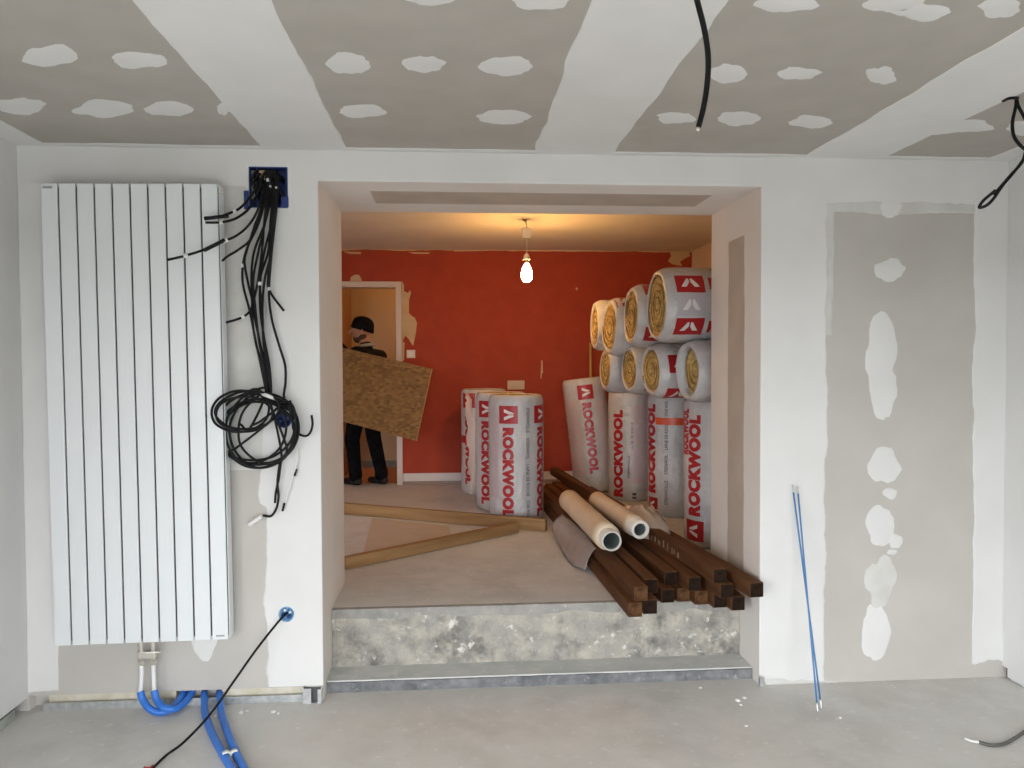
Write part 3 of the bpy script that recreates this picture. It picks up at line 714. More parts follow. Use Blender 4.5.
lie('insulation roll of the middle layer with a red logo, second from the opening', 655,372,1.55,.190, 13.0, [lg(-.25,.20), wd(-.25,.30), dict(k='logo', th=.35, z=.215, dir=1, a=.15, hh=.11, mat='print_ghost2'), lg(.95,.2)], lip=.025, a=.07, z=ZS+.194)
lie('insulation roll of the middle layer, third from the opening', 633,379,2.03,.190, 14.0, [lg(.6,.22)], lip=.025, a=.04, z=ZS+.194)
lie('insulation roll of the middle layer, deepest behind the others', 609,375,2.50,.190, 15.0, [], lip=.03, a=.0, z=ZS+.194)

# thin yellow stick leaning on the back wall
tag(tube('wooden_stick', [at_y(591.5,482,4.02), at_y(591,420,4.06), at_y(590.5,343,4.12)], .012, M['stick'], None, 6, 4), 'thin yellow wooden stick leaning on the orange wall behind the leaning roll', 'stick')

# ------------------------------------------------------------------ battens and sheet on the raised floor
def beam(name, p0, p1, w_, h_, mats, label, cat, group=None, roll=0, parts=True):
    """bar from p0 to p1 (bottom centre line), separate end-grain part"""
    p0, p1 = Vector(p0), Vector(p1); d = (p1-p0); L = d.length; d.normalize()
    side = d.cross(Vector((0,0,1))).normalized(); up_ = side.cross(d)
    if roll:
        q = Matrix.Rotation(roll, 3, d); side = q @ side; up_ = q @ up_
    root = empty(name); mm = Matrix((side, d, up_)).transposed().to_4x4(); mm.translation = p0; root.matrix_world = mm
    tag(root, label, cat, group)
    bm_ = bmesh.new(); bm_box(bm_, -w_/2, w_/2, .001, L, 0, h_, .004)
    from_bm('bar', bm_, mats[0], root)
    bm_ = bmesh.new(); bm_box(bm_, -w_/2+.003, w_/2-.003, -.0005, .006, .003, h_-.003)
    from_bm('end_grain', bm_, mats[1], root)
    return root
a, b = at_z(545,532,S), at_z(343,514.5,S); d = (b-a).normalized(); off = Vector((-d.y, d.x, 0)); off = off if off.y > 0 else -off
beam('wooden_batten', a+off*.025+Vector((0,0,.001)), b+d*.5+off*.025+Vector((0,0,.001)), .045, .088, (M['batten'], M['batten']), 'long pine batten lying on the floor in front of the left trio of rolls', 'batten')
a2, b2 = at_z(519,533,S), at_z(343,571,S); d = (b2-a2).normalized(); off = Vector((-d.y, d.x, 0)); off = off if off.y > 0 else -off
b2 = a2+d*(b2-a2).length*.985
beam('wooden_batten', a2+off*.03+Vector((0,0,.001)), b2+off*.03+d*.0+Vector((0,0,.001)), .055, .070, (M['batten'], M['batten']), 'pine batten lying slanted across the floor, nearer the step', 'batten')
q = [at_z(*t, S) for t in ((372,519),(362,560),(452,540),(449,527))]
V = [v+Vector((0,0,.001)) for v in q]+[v+Vector((0,0,.008)) for v in q]
tag(mesh('floor_sheet', V, [(3,2,1,0),(4,5,6,7),(0,1,5,4),(1,2,6,5),(2,3,7,6),(3,0,4,7)], M['tan_sheet']), 'thin beige sheet lying flat on the floor between the two pine battens', 'sheet')

# ------------------------------------------------------------------ stack of brown timbers
TW = .070
rows = {0: S+.001, 1: S+.001+TW+.001, 2: S+.001+2*(TW+.001)}
tims = [  # end centre px, layer, far-end x and y, light end
 ('leftmost timber of the bottom layer, its end lowest over the step', 635.5, 610, 0, .735, 2.95, 1),
 ('second timber of the bottom layer from the left', 650.5, 607, 0, .815, 3.0, 0),
 ('third timber of the bottom layer from the left, black end set back', 668, 596, 0, .89, 3.1, 0),
 ('fourth timber of the bottom layer from the left, pale end set back', 684, 595, 0, .965, 3.1, 1),
 ('fifth timber of the bottom layer from the left, pale end', 698, 598, 0, 1.04, 3.15, 1),
 ('sixth timber of the bottom layer from the left, black jutting end', 715, 601, 0, 1.115, 3.0, 0),
 ('rightmost timber of the bottom layer, black jutting end by the jamb', 738, 603.5, 0, 1.19, 2.9, 0),
 ('leftmost timber of the upper layer, pale worn end', 641, 594, 1, .745, 3.1, 1),
 ('second timber of the upper layer from the left', 651, 586, 1, .82, 3.2, 0),
 ('third timber of the upper layer from the left', 671, 578.5, 1, .895, 3.3, 0),
 ('fourth timber of the upper layer from the left', 694.5, 584, 1, .97, 3.3, 0),
 ('fifth timber of the upper layer from the left, under the top one', 731, 591, 1, 1.06, 3.2, 0),
 ('rightmost timber of the upper layer, end reaching past the jamb edge', 751, 593.5, 1, 1.135, 3.0, 0),
 ('topmost timber of the stack with pale stamped marks on its side', 720, 576, 2, .93, 3.75, 0),
]
tops = []; lastx = {}
for i, (lab, px, py, ly, fx, fy, lt) in enumerate(tims):
    z = rows[ly]
    if px: p0 = at_z(px, py, z+TW/2); p0.z = z
    else: p0 = Vector((.905, 2.0, z))
    p1 = Vector((fx, fy, z))
    if px == 751: p0 = Vector((1.393, -.10, z+.040))
    elif px == 731: p0.x = 1.296
    elif ly in lastx: p0.x = max(p0.x, lastx[ly]+.074)
    lastx[ly] = p0.x
    t = beam('timber', p0, p1, TW-.002, TW, (M['timber'], M['timber_end_light' if lt else 'timber_end']), 'brown timber, '+lab, 'timber', 'brown timbers stacked over the step')
    tops.append(t)
# pale stamped marks on the side of the topmost timber
t = tops[13]
for k in range(14):
    yy = .45+k*.052+random.uniform(-.02,.02); hh = random.uniform(.018, .04)
    bmx = bmesh.new(); bm_box(bmx, -.0352-.0005, -.0345, yy, yy+random.uniform(.006, .022), .010+random.uniform(0,.02), .018+hh)
    from_bm('stamp_mark', bmx, mat('stamp', (.34, .24, .17), rough=.8) if k == 0 else bpy.data.materials['stamp'], t)

# two membrane rolls on cardboard cores lying on the timbers
def core_roll(label, pn, pf, rb_, rt, zc, ri=.86):
    n_, f_ = at_z(*pn, zc), at_z(*pf, zc+.01); d = (f_-n_); L = d.length; d.normalize()
    root = empty('membrane_roll', n_); tag(root, label, 'membrane roll', 'cream membrane rolls on the timbers')
    prof = [(rt*ri,.10),(rt*ri,.002),(rt*ri+.002,0),(rt*.96,0),(rt,.004),(rt,.12),(rt+.001,.122)]
    into(lathe('core_tube', prof, M['tube_white'], None, n_, d, 28), root)
    into(lathe('core_inside', [(rt*ri-.0005,.02),(rt*ri-.0005,L*.8),(0,L*.8)], M['tube_in'], None, n_, d, 24), root)
    pr = [(rt,.095)]+[(rb_*(1+.012*math.sin(k*1.7)), .10+(L-.11)*k/12) for k in range(13)]+[(rb_*.85,L),(0,L)]
    into(lathe('membrane', pr, M['tube'], None, n_, d, 28), root)
    return root
zc = rows[1]+TW+.057
core_roll('thicker cream membrane roll lying on the timbers nearer the step, white open end', (612,541.5), (569,500), .074, .056, zc+.018)
core_roll('slimmer cream membrane roll lying on the timbers nearer the standing rolls', (640.5,530), (597,500), .060, .054, zc+.05, .68)

# translucent film draped off the left side of the timbers
def sheet(name, top, bot, n, k, material, amp, label, cat, seed):
    V = []; Fc = []
    T = catmull(top, n); B = catmull(bot, n); m_ = len(T)
    for j in range(k+1):
        for i in range(m_):
            t = j/k; q = T[i].lerp(B[i], t); bulge = math.sin(t*PI)
            q = q+Vector((-.02*bulge, -.01*bulge, .012*bulge))+Vector((noise.noise(Vector((i*.5, j*.4, seed))), noise.noise(Vector((i*.5, j*.4, seed+4))), .5*noise.noise(Vector((i*.6, j*.5, seed+7)))))*amp
            V.append(q)
    for j in range(k):
        for i in range(m_-1): Fc.append((j*m_+i, j*m_+i+1, (j+1)*m_+i+1, (j+1)*m_+i))
    o = mesh(name, V, Fc, material, None, True); md = o.modifiers.new('thickness', 'SOLIDIFY'); md.thickness = .0012
    return tag(o, label, cat)
zt_ = rows[1]+TW+.006
sheet('plastic_film', [at_z(562,514,zt_), at_z(575,524,zt_), at_z(587,534,zt_), at_z(600,545,zt_)],
      [at_z(552,531,S+.03), at_z(561,548,S+.02), at_z(571,563,S+.012), at_z(586,570,S+.02)], 8, 12, M['film_grey'], .008, 'greyish translucent film draped over the left edge of the timber stack', 'plastic film', 3)
# crumpled clear film around the slimmer roll
V = []; Fc = []; nu, nv = 36, 14
cc = at_z(641,521,zt_+.06); cc.z = zt_+.002
along = Vector((-.22, .975, 0)); acr = Vector((.975, .22, 0))
for j in range(nv+1):
    for i in range(nu):
        a = 2*PI*i/nu; k_ = j/nv; edge = 1+.16*noise.noise(Vector((math.cos(a)*1.6, math.sin(a)*1.6, 3)))
        h = .15*math.sqrt(max(0, 1-k_*k_))*(1+.30*noise.noise(Vector((math.cos(a)*k_*3, math.sin(a)*k_*3, 8))))+.012*noise.noise(Vector((math.cos(a)*k_*7, math.sin(a)*k_*7, 2)))
        V.append(cc+acr*(math.cos(a)*k_*.135*edge)+along*(math.sin(a)*k_*.27*edge)+Vector((0,0,max(h,.0))))
for j in range(nv):
    for i in range(nu): i2 = (i+1) % nu; Fc.append((j*nu+i, j*nu+i2, (j+1)*nu+i2, (j+1)*nu+i))
o = mesh('plastic_film', V, Fc, M['film_clear'], None, True); md = o.modifiers.new('thickness', 'SOLIDIFY'); md.thickness = .0012
tag(o, 'crumpled clear plastic film heaped beside the slimmer membrane roll', 'plastic film')

# ------------------------------------------------------------------ radiator
RX0, RX1, RZ0, RZ1, RY = -1.749, -1.005, .332, 2.332, -.110
rad_ = empty('radiator', ((RX0+RX1)/2, -.06, RZ0)); tag(rad_, 'tall white vertical panel radiator with ten flat slats on the left wall', 'radiator')
pitch = (RX1-RX0)/10
bm = bmesh.new(); bm_box(bm, -.0336, .0336, -.011, 0, 0, RZ1-RZ0, .003); slat_me = bpy.data.meshes.new('slat'); bm.to_mesh(slat_me); bm.free(); slat_me.materials.append(M['radiator'])
for k in range(10):
    o = bpy.data.objects.new('slat', slat_me); C.objects.link(o); o.location = (RX0+pitch*(k+.5), RY+.011, RZ0); into(o, rad_)
into(box('gap_shade_panel', RX0+.006, RX1-.006, RY+.022, RY+.030, RZ0+.012, RZ1-.012, M['rad_dark']), rad_)  # dark sheet whose colour puts the shade between the slats
for z0 in (RZ0+.02, RZ1-.06): into(box('header_tube', RX0+.004, RX1-.004, RY+.032, RY+.068, z0, z0+.04, M['radiator'], None, .006), rad_)
for x0 in (RX0-.001, RX1-.001):
    into(box('side_panel', x0, x0+.003, RY+.012, RY+.072, RZ0+.004, RZ1-.004, M['radiator']), rad_)
for x0 in (RX0+.12, RX1-.16):
    for z0 in (RZ0+.18, RZ1-.22): into(box('wall_bracket', x0, x0+.04, RY+.031, -.0005, z0, z0+.05, M['radiator']), rad_)
into(box('air_vent', RX1+.002, RX1+.012, RY+.03, RY+.045, RZ1-.035, RZ1-.02, M['chrome'], None, .002), rad_)
into(box('badge', RX0+.012, RX0+.052, RY-.0006, RY-.0001, RZ1-.022, RZ1-.012, M['grey_print']), rad_)
into(box('badge', RX1-.055, RX1-.018, RY-.0006, RY-.0001, RZ0+.014, RZ0+.021, M['grey_print']), rad_)
rad_.rotation_euler = (0, -.010, 0)
# valve block and connectors
vy = -.075
xa, xb = at_y(141.5,660,vy).x, at_y(153.5,660,vy).x; vz = lambda py: at_y(147,py,vy).z
val = empty('valve_block', ((xa+xb)/2, vy, RZ0)); tag(val, 'nickel twin valve block under the white radiator', 'valve')
into(box('valve_body', xa-.012, xb+.012, vy-.014, vy+.014, vz(658), vz(651), M['chrome'], None, .004), val)
for x0 in (xa, xb):
    into(lathe('nipple', [(0,RZ0+.002),(.010,RZ0+.002),(.010,vz(651)+.004),(.014,vz(651)+.003),(.014,vz(651)),(0,vz(651))], M['chrome'], None, (x0,vy,0), (0,0,1), 12, False), val)
    into(lathe('compression_nut', [(0,vz(658)),(.014,vz(658)),(.014,vz(659.5)),(.010,vz(660)),(.016,vz(661)),(.016,vz(664)),(.011,vz(665)),(0,vz(665))], M['chrome'], None, (x0,vy,0), (0,0,1), 6, False), val)
into(lathe('valve_spindle', [(0,-.035),(.006,-.035),(.006,.055),(0,.055)], M['chrome'], None, ((xa+xb)/2, vy-.004, vz(652)), (1,0,0), 10, False), val)
for x0, nm in ((xa, 'left'), (xb, 'right')):
    r0 = empty('heating_pipe', (x0, vy, .1)); tag(r0, 'white heating pipe in a blue sheath below the radiator, %s of the pair' % nm, 'pipe', 'radiator feed pipes')
    bend = .0 if nm == 'left' else .0
    zz = vz(692.5)
    xe = at_y(140.5 if nm == 'left' else 154.5, 692.5, vy).x
    into(tube('pipe', [(x0,vy,vz(664.5)), (x0,vy,vz(675)), (xe,vy,zz), (xe,vy,zz-.02)], .0095, M['pipe_white'], None, 12, 6), r0)
    if nm == 'left': path = [(140.5,691.5,vy),(143,700,vy-.01),(150,709,vy-.03),(160,712.5,-.10),(171,709,-.085),(179,701,-.03),(184,692,.03)]
    else: path = [(154.3,690.5,vy),(157,700,vy-.012),(164,707.5,vy-.035),(174,709,-.10),(183,704,-.055),(188.5,698,-.012),(192.5,691,.03)]
    pts = [at_y(*t) for t in path]
    for p_ in pts: p_.z = max(p_.z, .0165)
    into(tube('blue_sheath', pts, .0155, M['sheath'], None, 14, 8), r0)
# second pair of blue pipes running to the camera
ends = []
for nm, path in (('left', [(204.5,692,None),(205,712,0),(212,733,0),(223,754,0),(236,776,0),(247,800,0)]), ('right', [(219.5,692,None),(221.5,712,0),(228,733,0),(236,752,0),(247,774,0),(259,800,0)])):
    pts = []
    for (x, y, zz) in path:
        if zz is None: q = at_y(x, y, .03); q.z = .045
        else: q = at_z(x, y, .0165)
        pts.append(q)
    r0 = empty('floor_pipe', (pts[1].x, pts[1].y, 0)); tag(r0, 'blue sheathed pipe running from the wall foot across the floor, %s of the pair' % nm, 'pipe', 'blue pipes on the floor')
    into(tube('blue_sheath', pts, .0155, M['sheath'], None, 14, 8), r0); ends.append(pts)
for x, y in ((226,756),(234.5,754.5)):
    q = at_z(x, y, .0165); d = (at_z(x+9, y+18, .0165)-q).normalized()
    tie = lathe('cable_tie', [(.0156,-.011),(.0195,-.011),(.0195,.011),(.0156,.011)], M['white_plastic'], None, q, d, 16)
    tag(tie, 'white cable tie wrapped round the %s blue floor pipe' % ('left' if x < 230 else 'right'), 'cable tie')

# ------------------------------------------------------------------ wall boxes and cables
jb = empty('junction_box', ((BX0+BX1)/2, .03, BZ0)); tag(jb, 'blue recessed junction box full of black cables high on the wall', 'junction box')
t_ = .004
for a in ((BX0+.001,BX0+.006,BZ0+.001,BZ1-.001),(BX1-.006,BX1-.001,BZ0+.001,BZ1-.001),(BX0+.006,BX1-.006,BZ0+.001,BZ0+.006),(BX0+.006,BX1-.006,BZ1-.006,BZ1-.001)):
    into(box('box_side', a[0], a[1], -.006, .056, a[2], a[3], M['blue_box']), jb)
into(box('box_back', BX0+.006, BX1-.006, .050, .056, BZ0+.006, BZ1-.006, M['blue_box']), jb)
into(box('box_tab', BX0-.022, BX0-.0005, -.010, -.003, BZ0-.008, BZ0+.075, M['blue_box'], None, .003), jb)
into(box('box_tab', BX1-.03, BX1+.004, -.016, -.008, BZ0+.002, BZ0+.05, M['blue_box'], None, .003), jb)
for k in range(4):
    zz = BZ0+.045+k*.034
    into(box('knockout', BX0+.008, BX0+.032, .012, .018, zz, zz+.022, M['grey_print']), jb)
into(box('divider', BX0+.034, BX0+.038, .0, .05, BZ0+.006, BZ1-.006, M['blue_box']), jb)
into(box('ochre_block', BX0+.045, BX0+.072, .004, .03, BZ1-.075, BZ1-.014, M['peel']), jb)
into(box('terminal_block', BX0+.078, BX0+.125, -.012, .02, BZ1-.062, BZ1-.016, M['black'], None, .003), jb)
into(box('wire_label', BX0+.080, BX0+.105, -.0145, -.0125, BZ1-.068, BZ1-.054, M['white_plastic']), jb)
for k, (dx, dz) in enumerate(((.100,-.092),(.126,-.098))):
    into(lathe('wire_cap', [(0,0),(.005,0),(.005,.012),(0,.012)], M['white_plastic'], None, (BX0+dx, -.03, BZ1+dz), (0,1,0), 8), jb)
flat = [(BX0-.014,BZ0-.012),(BX1+.012,BZ0-.012),(BX1+.012,BZ1+.012),(BX0-.014,BZ1+.012)]
rim = []
for a in ((BX0-.010,BX0,BZ0+.08,BZ1+.010),(BX1,BX1+.012,BZ0-.012,BZ1+.010),(BX0,BX1,BZ1,BZ1+.010)):
    box('cut_edge', a[0], a[1], -.0045, -.0005, a[2], a[3], M['white_plastic'], wall)
for p_, lab, dm in ((RB1, 'round pale blue wall box low beside the opening with one cable', 'blue_box2'), (RB2, 'round blue wall box half hidden behind the cable coil', 'blue_box')):
    rb_ = empty('round_wall_box', (p_.x, .0, p_.z)); tag(rb_, lab, 'junction box')
    into(lathe('box_rim', [(.0335,.02),(.0335,-.003),(.0355,-.003),(.0355,-.0045),(.029,-.0045),(.029,.045),(0,.045)], M[dm], None, (p_.x,0,p_.z), (0,1,0), 28), rb_)
    for k in range(4):
        a = k*PI/2+.4; into(box('clip', p_.x+.018*math.cos(a)-.006, p_.x+.018*math.cos(a)+.006, .0, .03, p_.z+.018*math.sin(a)-.004, p_.z+.018*math.sin(a)+.004, M['white_plastic'] if k < 2 and p_ is RB1 else M['blue_box']), rb_)

CR = .0055
def cable(label, path, r=CR, group='black cables from the junction box', marks=(), root=None):
    pts = [at_y(*t) for t in path]; nm_ = 'cable' if root else 'jacket'
    if root is None: root = empty('electric_cable', pts[0]); tag(root, label, 'cable', group)
    P_ = catmull(pts, 8)
    V, Fc = tube_geo(P_, r, 8); into(mesh(nm_, V, Fc, M['black'], None, True), root)
    for (fr, ln, rr, mt, nm) in marks:
        i = int(fr*(len(P_)-1)); i = min(max(i, 1), len(P_)-2); d = (P_[i+1]-P_[i-1]).normalized()
        into(lathe(nm, [(0,-ln/2),(rr,-ln/2),(rr,ln/2),(0,ln/2)], M[mt], None, P_[i], d, 10, False), root)
    return root
WT_ = ('white_plastic', 'wire_tag')
cable('short black cable pointing left over the radiator top, upper one', [(262,176,.02),(258,186,-.02),(250,197,-.05),(240,208,-.10),(230,213,-.14),(218,217,-.15),(205,217.5,-.155)], marks=[(.62,.016,.0085,*WT_),(.86,.10,.0085,'black','thick_sleeve')])
cable('short black cable pointing left over the radiator top, lower one', [(264,176,.02),(259,190,-.03),(250,207,-.06),(240,216,-.10),(230,220.5,-.135),(218,222.5,-.145),(205.5,222.5,-.15)], marks=[(.80,.014,.0085,*WT_)])
cable('longest black cable reaching left across the radiator slats', [(266,178,.02),(262,195,-.04),(256,214,-.07),(246,228,-.10),(234,237,-.13),(222,241.5,-.15),(206,249,-.16),(186,255.5,-.165),(167,260,-.17)], marks=[(.60,.018,.010,*WT_),(.70,.10,.0088,'black','thick_sleeve'),(.88,.018,.010,*WT_)])
cable('black cable ending at the radiator edge below the longest one', [(268,178,.02),(264,198,-.04),(258,222,-.06),(250,240,-.08),(238,250,-.10),(228,256,-.12),(222,261,-.13)])
cable('black cable bowing left of the bundle, its end at the radiator side', [(267,178,.02),(262,205,-.04),(254,228,-.05),(247,250,-.055),(244.5,262,-.06),(248,283,-.06),(252,300,-.06),(251,309,-.07),(246,315,-.09),(238,319,-.11),(226,322.5,-.12)], marks=[(.86,.014,.0085,*WT_)])
cable('black cable with a tagged short tail right of the bundle', [(274,178,.02),(276,198,-.04),(273,225,-.05),(270,255,-.05),(268,280,-.05),(269,289,-.05),(274,298,-.05),(284,311,-.04)], marks=[(.72,.014,.008,*WT_)])
cable('slack black cable curving down to the right of the bundle', [(275,178,.02),(277,198,-.03),(274,230,-.035),(270.5,265,-.04),(269,295,-.035),(272,320,-.03),(279,345,-.03),(285,365,-.03),(285.5,382,-.03),(284,396,-.03),(287,410,-.04)])
# bundle that runs into the tied coil
rnd = random.Random(3)
def ell(cx, cy, rx, ry, a0, turns, y, n=14, jx=0, jy=0, sq=0):
    out = []; N_ = int(n*turns)
    for k in range(N_+1):
        a = a0-2*PI*turns*k/N_; t = k/N_
        out.append((cx+jx*t+rx*math.cos(a), cy+jy*t-ry*math.sin(a), y-.012*math.sin(a*1.0)+sq*t))
    return out
tails = [[(283,404,-.05),(291,401,-.05)], [(293,428,-.05),(299,434,-.05),(306,436,-.05),(310.5,432,-.05),(312.5,424,-.05),(311.5,415,-.05)],
         [(281,450,-.05),(279,467,-.045),(277.5,482,-.04),(278.5,496,-.04),(276.5,508,-.04),(271,516,-.04),(263,515.5,-.04)], [(250,428,-.07),(240,424,-.08)], [(236,448,-.06),(223,450.5,-.06)],
         [(286,445,-.05),(281,462,-.045),(279,477,-.04),(276,492,-.035),(275,503,-.035)], [(262,420,-.06),(253,425,-.06)]]
bundle = empty('cable_bundle', at_y(268,190,0)); tag(bundle, 'bundle of black cables from the blue junction box, tied into a loose hanging coil', 'cable bundle')
# loops of each cable: centre x, y, radii, one turn each, in reading order along the cable
loops = [[(239,410,30,21),(258,430,40,34)], [(262,429,34,38)], [(257,433,37,34),(266,428,30,34)], [(243,413,29,18),(260,427,36,40)], [(254,430,40,30)], [(246,409,33,19),(256,427,43,37)], [(250,427,36,35)]]
for k in range(7):
    off = (k-3)*2.0; yk = -.045-.008*(k % 3)
    bow = (-13, 5, -3, -7, 2, 6, -1)[k]; sway = (3, -4, 2, -2, 5, 0, -3)[k]
    pth = [(264+off*1.6,172,.02),(268+off*1.5,186,-.01),(270+off*1.0,200,yk),(267+off*.9+bow*.3+sway*.2,224,yk),(262+off*.8+bow+sway*.5,252,yk),(257+off*.7+bow*.8,280,yk-.006),(257+off*.9+bow*.3+sway*.6,310,yk),(260+off*.9+sway*.3,340,yk),(265+off*.7,365,yk),(268+off*.5,386,yk),(269+off*.4,397,yk-.008)]
    for li, (cx, cy, rx, ry) in enumerate(loops[k]):
        top_ = cy < 420
        tilt_ = rnd.uniform(-.25, .25)
        e_ = ell(0, 0, rx, ry, .75, 1.0 if li == 0 else .86, (-.135 if top_ else -.05)-.008*(k % 4)-.012*li, 13, 3, 2)
        for (x_, y_, d_) in e_:
            pth.append((cx+x_*math.cos(tilt_)-y_*math.sin(tilt_)*.9+rnd.uniform(-.5,.5), cy+x_*math.sin(tilt_)*.75+y_*math.cos(tilt_)+rnd.uniform(-.5,.5), d_))
    pth += tails[k]
    c_ = cable('', pth, r=.0054, root=bundle, marks=[(.12+.02*k,.016,.009,*WT_)] if k in (0,4) else [])
    if k == 2:
        e0 = at_y(262,516,-.04); e1 = at_y(249,525,-.04)
        into(tube('connector', [e0, (e0+e1)/2, e1], .011, M['white_plastic'], None, 8, 3), c_)
for k in range(9):     # short black leads crowding the box
    x0 = BX0+.03+k*.014; zz = BZ1-.02-.012*(k % 3)
    into(tube('lead', [(x0,.045,zz-.02),(x0+.004,.0,zz),(x0+rnd.uniform(-.02,.02),-.022,zz-.045),(x0+rnd.uniform(-.015,.015),-.012,zz-.085),(x0,.03,zz-.12)], .0062, M['black'], None, 8, 6), jb)
tg = tube('wire_label_strip', [at_y(294,432,-.035), at_y(297,450,-.03), at_y(296,466,-.02), at_y(290,488,-.015), at_y(284,508,-.012)], .0042, M['white_plastic'], None, 6, 6)
rt_ = empty('labelled_wire', at_y(294,432,-.035)); tag(rt_, 'thin white wire with black bands hanging below the coil', 'cable'); into(tg, rt_)
for a, b in (((296.5,469),(294.5,476)), ((284.5,503),(282.5,511))):
    into(tube('black_band', [at_y(*a,-.018), at_y((a[0]+b[0])/2,(a[1]+b[1])/2,-.018), at_y(*b,-.018)], .0055, M['black'], None, 6, 3), rt_)
tp = []
for k in range(17):
    a = 2*PI*k/16; q = at_y(268+6.5*math.cos(a), 396+2.5*math.cos(a), -.095+.075*math.sin(a)); tp.append(q)
into(tube('cable_tie', tp, .0085, M['white_plastic'], None, 8, 3), bundle)
# low wall box cable running to the floor
e = at_z(156,762,.006); s0 = Vector((RB1.x, .02, RB1.z)); s1 = at_y(279,621,-.03); 
pts = [s0, s1]+[s1.lerp(e, t)+Vector((0,0,-.05*math.sin(PI*t)+.02*math.sin(2*PI*t))) for t in (.2,.4,.6,.8,.93)]+[at_z(151,770,.006)]
r0 = empty('electric_cable', s0); tag(r0, 'single black cable slanting from the low round box to the floor', 'cable')
into(tube('jacket', pts, .0052, M['black'], None, 8, 8), r0)
into(tube('red_wire_end', [at_z(153.5,766,.006), at_z(149,768.5,.008), at_z(144,768,.010)], .006, M['red_tip'], None, 8, 4), r0)
# ceiling cables
ya = -1.62
q = at_y(694,-14,ya)
r0 = empty('ceiling_cable', q); tag(r0, 'black cable hanging from the ceiling above the opening', 'cable')
pts = [Vector((at_y(692,-20,ya).x, ya, H+.02))]+[at_y(x, y, ya) for x, y in ((697,0),(704,28),(708,55),(707.5,80),(704,105),(698.5,127))]
into(tube('jacket', pts, .0075, M['black'], None, 10, 8), r0)
into(lathe('bare_wire_end', [(0,0),(.0055,0),(.0055,.010),(0,.010)], M['chrome'], None, at_y(698.3,127.5,ya), (pts[-1]-pts[-2]), 8), r0)
q = at_z(1016,98,H); yc = q.y
r0 = empty('ceiling_cable', q); tag(r0, 'looped black cable hanging from the ceiling in the right corner', 'cable')
A_ = lambda *l: [Vector((q.x, yc, H+.02))]+[at_y(x, y, yc-.01*i) for i, (x, y) in enumerate(l)]
into(tube('strand', A_((1016,105),(1012.5,122),(1013.5,135),(1019,144),(1026,150)), .0060, M['black'], None, 8, 8), r0)
into(tube('strand', A_((1018,105),(1024,117),(1030,130),(1029,145),(1024,158),(1014,172),(1003,185),(994,198),(987,205),(979.5,207.5),(983,201),(991,194),(996,190)), .0056, M['black'], None, 8, 8), r0)
into(tube('strand', [at_y(1026,150,yc-.03), at_y(1022,162,yc-.04), at_y(1010,176,yc-.05), at_y(998,190,yc-.06), at_y(994,194,yc-.065)], .0060, M['black'], None, 8, 8), r0)
into(tube('hook', [at_z(1003,101,H-.004), at_z(1010,98,H-.006), at_z(1018,98,H-.004)], .006, M['black'], None, 8, 4), r0)
# cable on the floor, right
r0 = empty('floor_cable', at_z(980,742,0)); tag(r0, 'grey cable with a bare white tip on the floor at the right edge', 'cable')
into(tube('jacket', [at_z(x, y, .008) for x, y in ((979,742),(990,745),(1003,744),(1015,738),(1030,728))], .0068, mat('grey_cable', (.10,.10,.09), rough=.5), None, 8, 6), r0)
into(tube('bare_tip', [at_z(x, y, .008) for x, y in ((965,738.5),(972,741),(980,742.3))], .0055, M['white_plastic'], None, 8, 4), r0)

# ------------------------------------------------------------------ blue rods leaning on the wall
for (a, b, nm) in (((792.5,485),(821.5,709),'its top on the left'), ((796.5,486),(816.5,711),'its top on the right')):
    p0 = at_z(*b, .003); p1 = at_y(*a, -.012)
    if nm.endswith('right'): p0 += Vector((0,-.012,0)); p1 += Vector((0,-.010,0))
    r0 = empty('blue_rod', p0); tag(r0, 'thin blue rod with silver tips leaning on the white wall, '+nm, 'rod', 'blue rods leaning on the wall')
    d = (p1-p0)
    into(tube('rod', [p0+d*.04, p0+d*.5, p0+d*.965], .0042, mat('rod_blue', (.06,.20,.45), rough=.35) if 'rod_blue' not in bpy.data.materials else bpy.data.materials['rod_blue'], None, 8, 4), r0)
    for t0, t1 in ((0,.04),(.965,1.0)): into(tube('rod_tip', [p0+d*t0, p0+d*(t0+t1)/2, p0+d*t1], .0040, M['zinc'], None, 8, 3), r0)

# plaster crumbs on the floor
for k, (x, y, s) in enumerate(((212,712,.012),(216,716,.009),(241,713,.014),(247,711,.008),(274,712,.012),(278,714,.007),(738,701,.012),(741,705,.008),(744,698,.010),(746,726,.007),(840,718,.008),(700,688,.008))):
    c = at_z(x, y, 0); bmx = bmesh.new(); bmesh.ops.create_icosphere(bmx, subdivisions=2, radius=s)
    for v in bmx.verts:
        v.co *= 1+.45*noise.noise(v.co*70+Vector((k, 0, 0))); v.co.z = max(v.co.z*.55, -s*.3)
    o = from_bm('plaster_crumb', bmx, M['filler']); o.location = (c.x, c.y, s*.3)
    tag(o, 'small white plaster crumb lying on the concrete floor', 'plaster crumb', 'plaster crumbs on the floor')

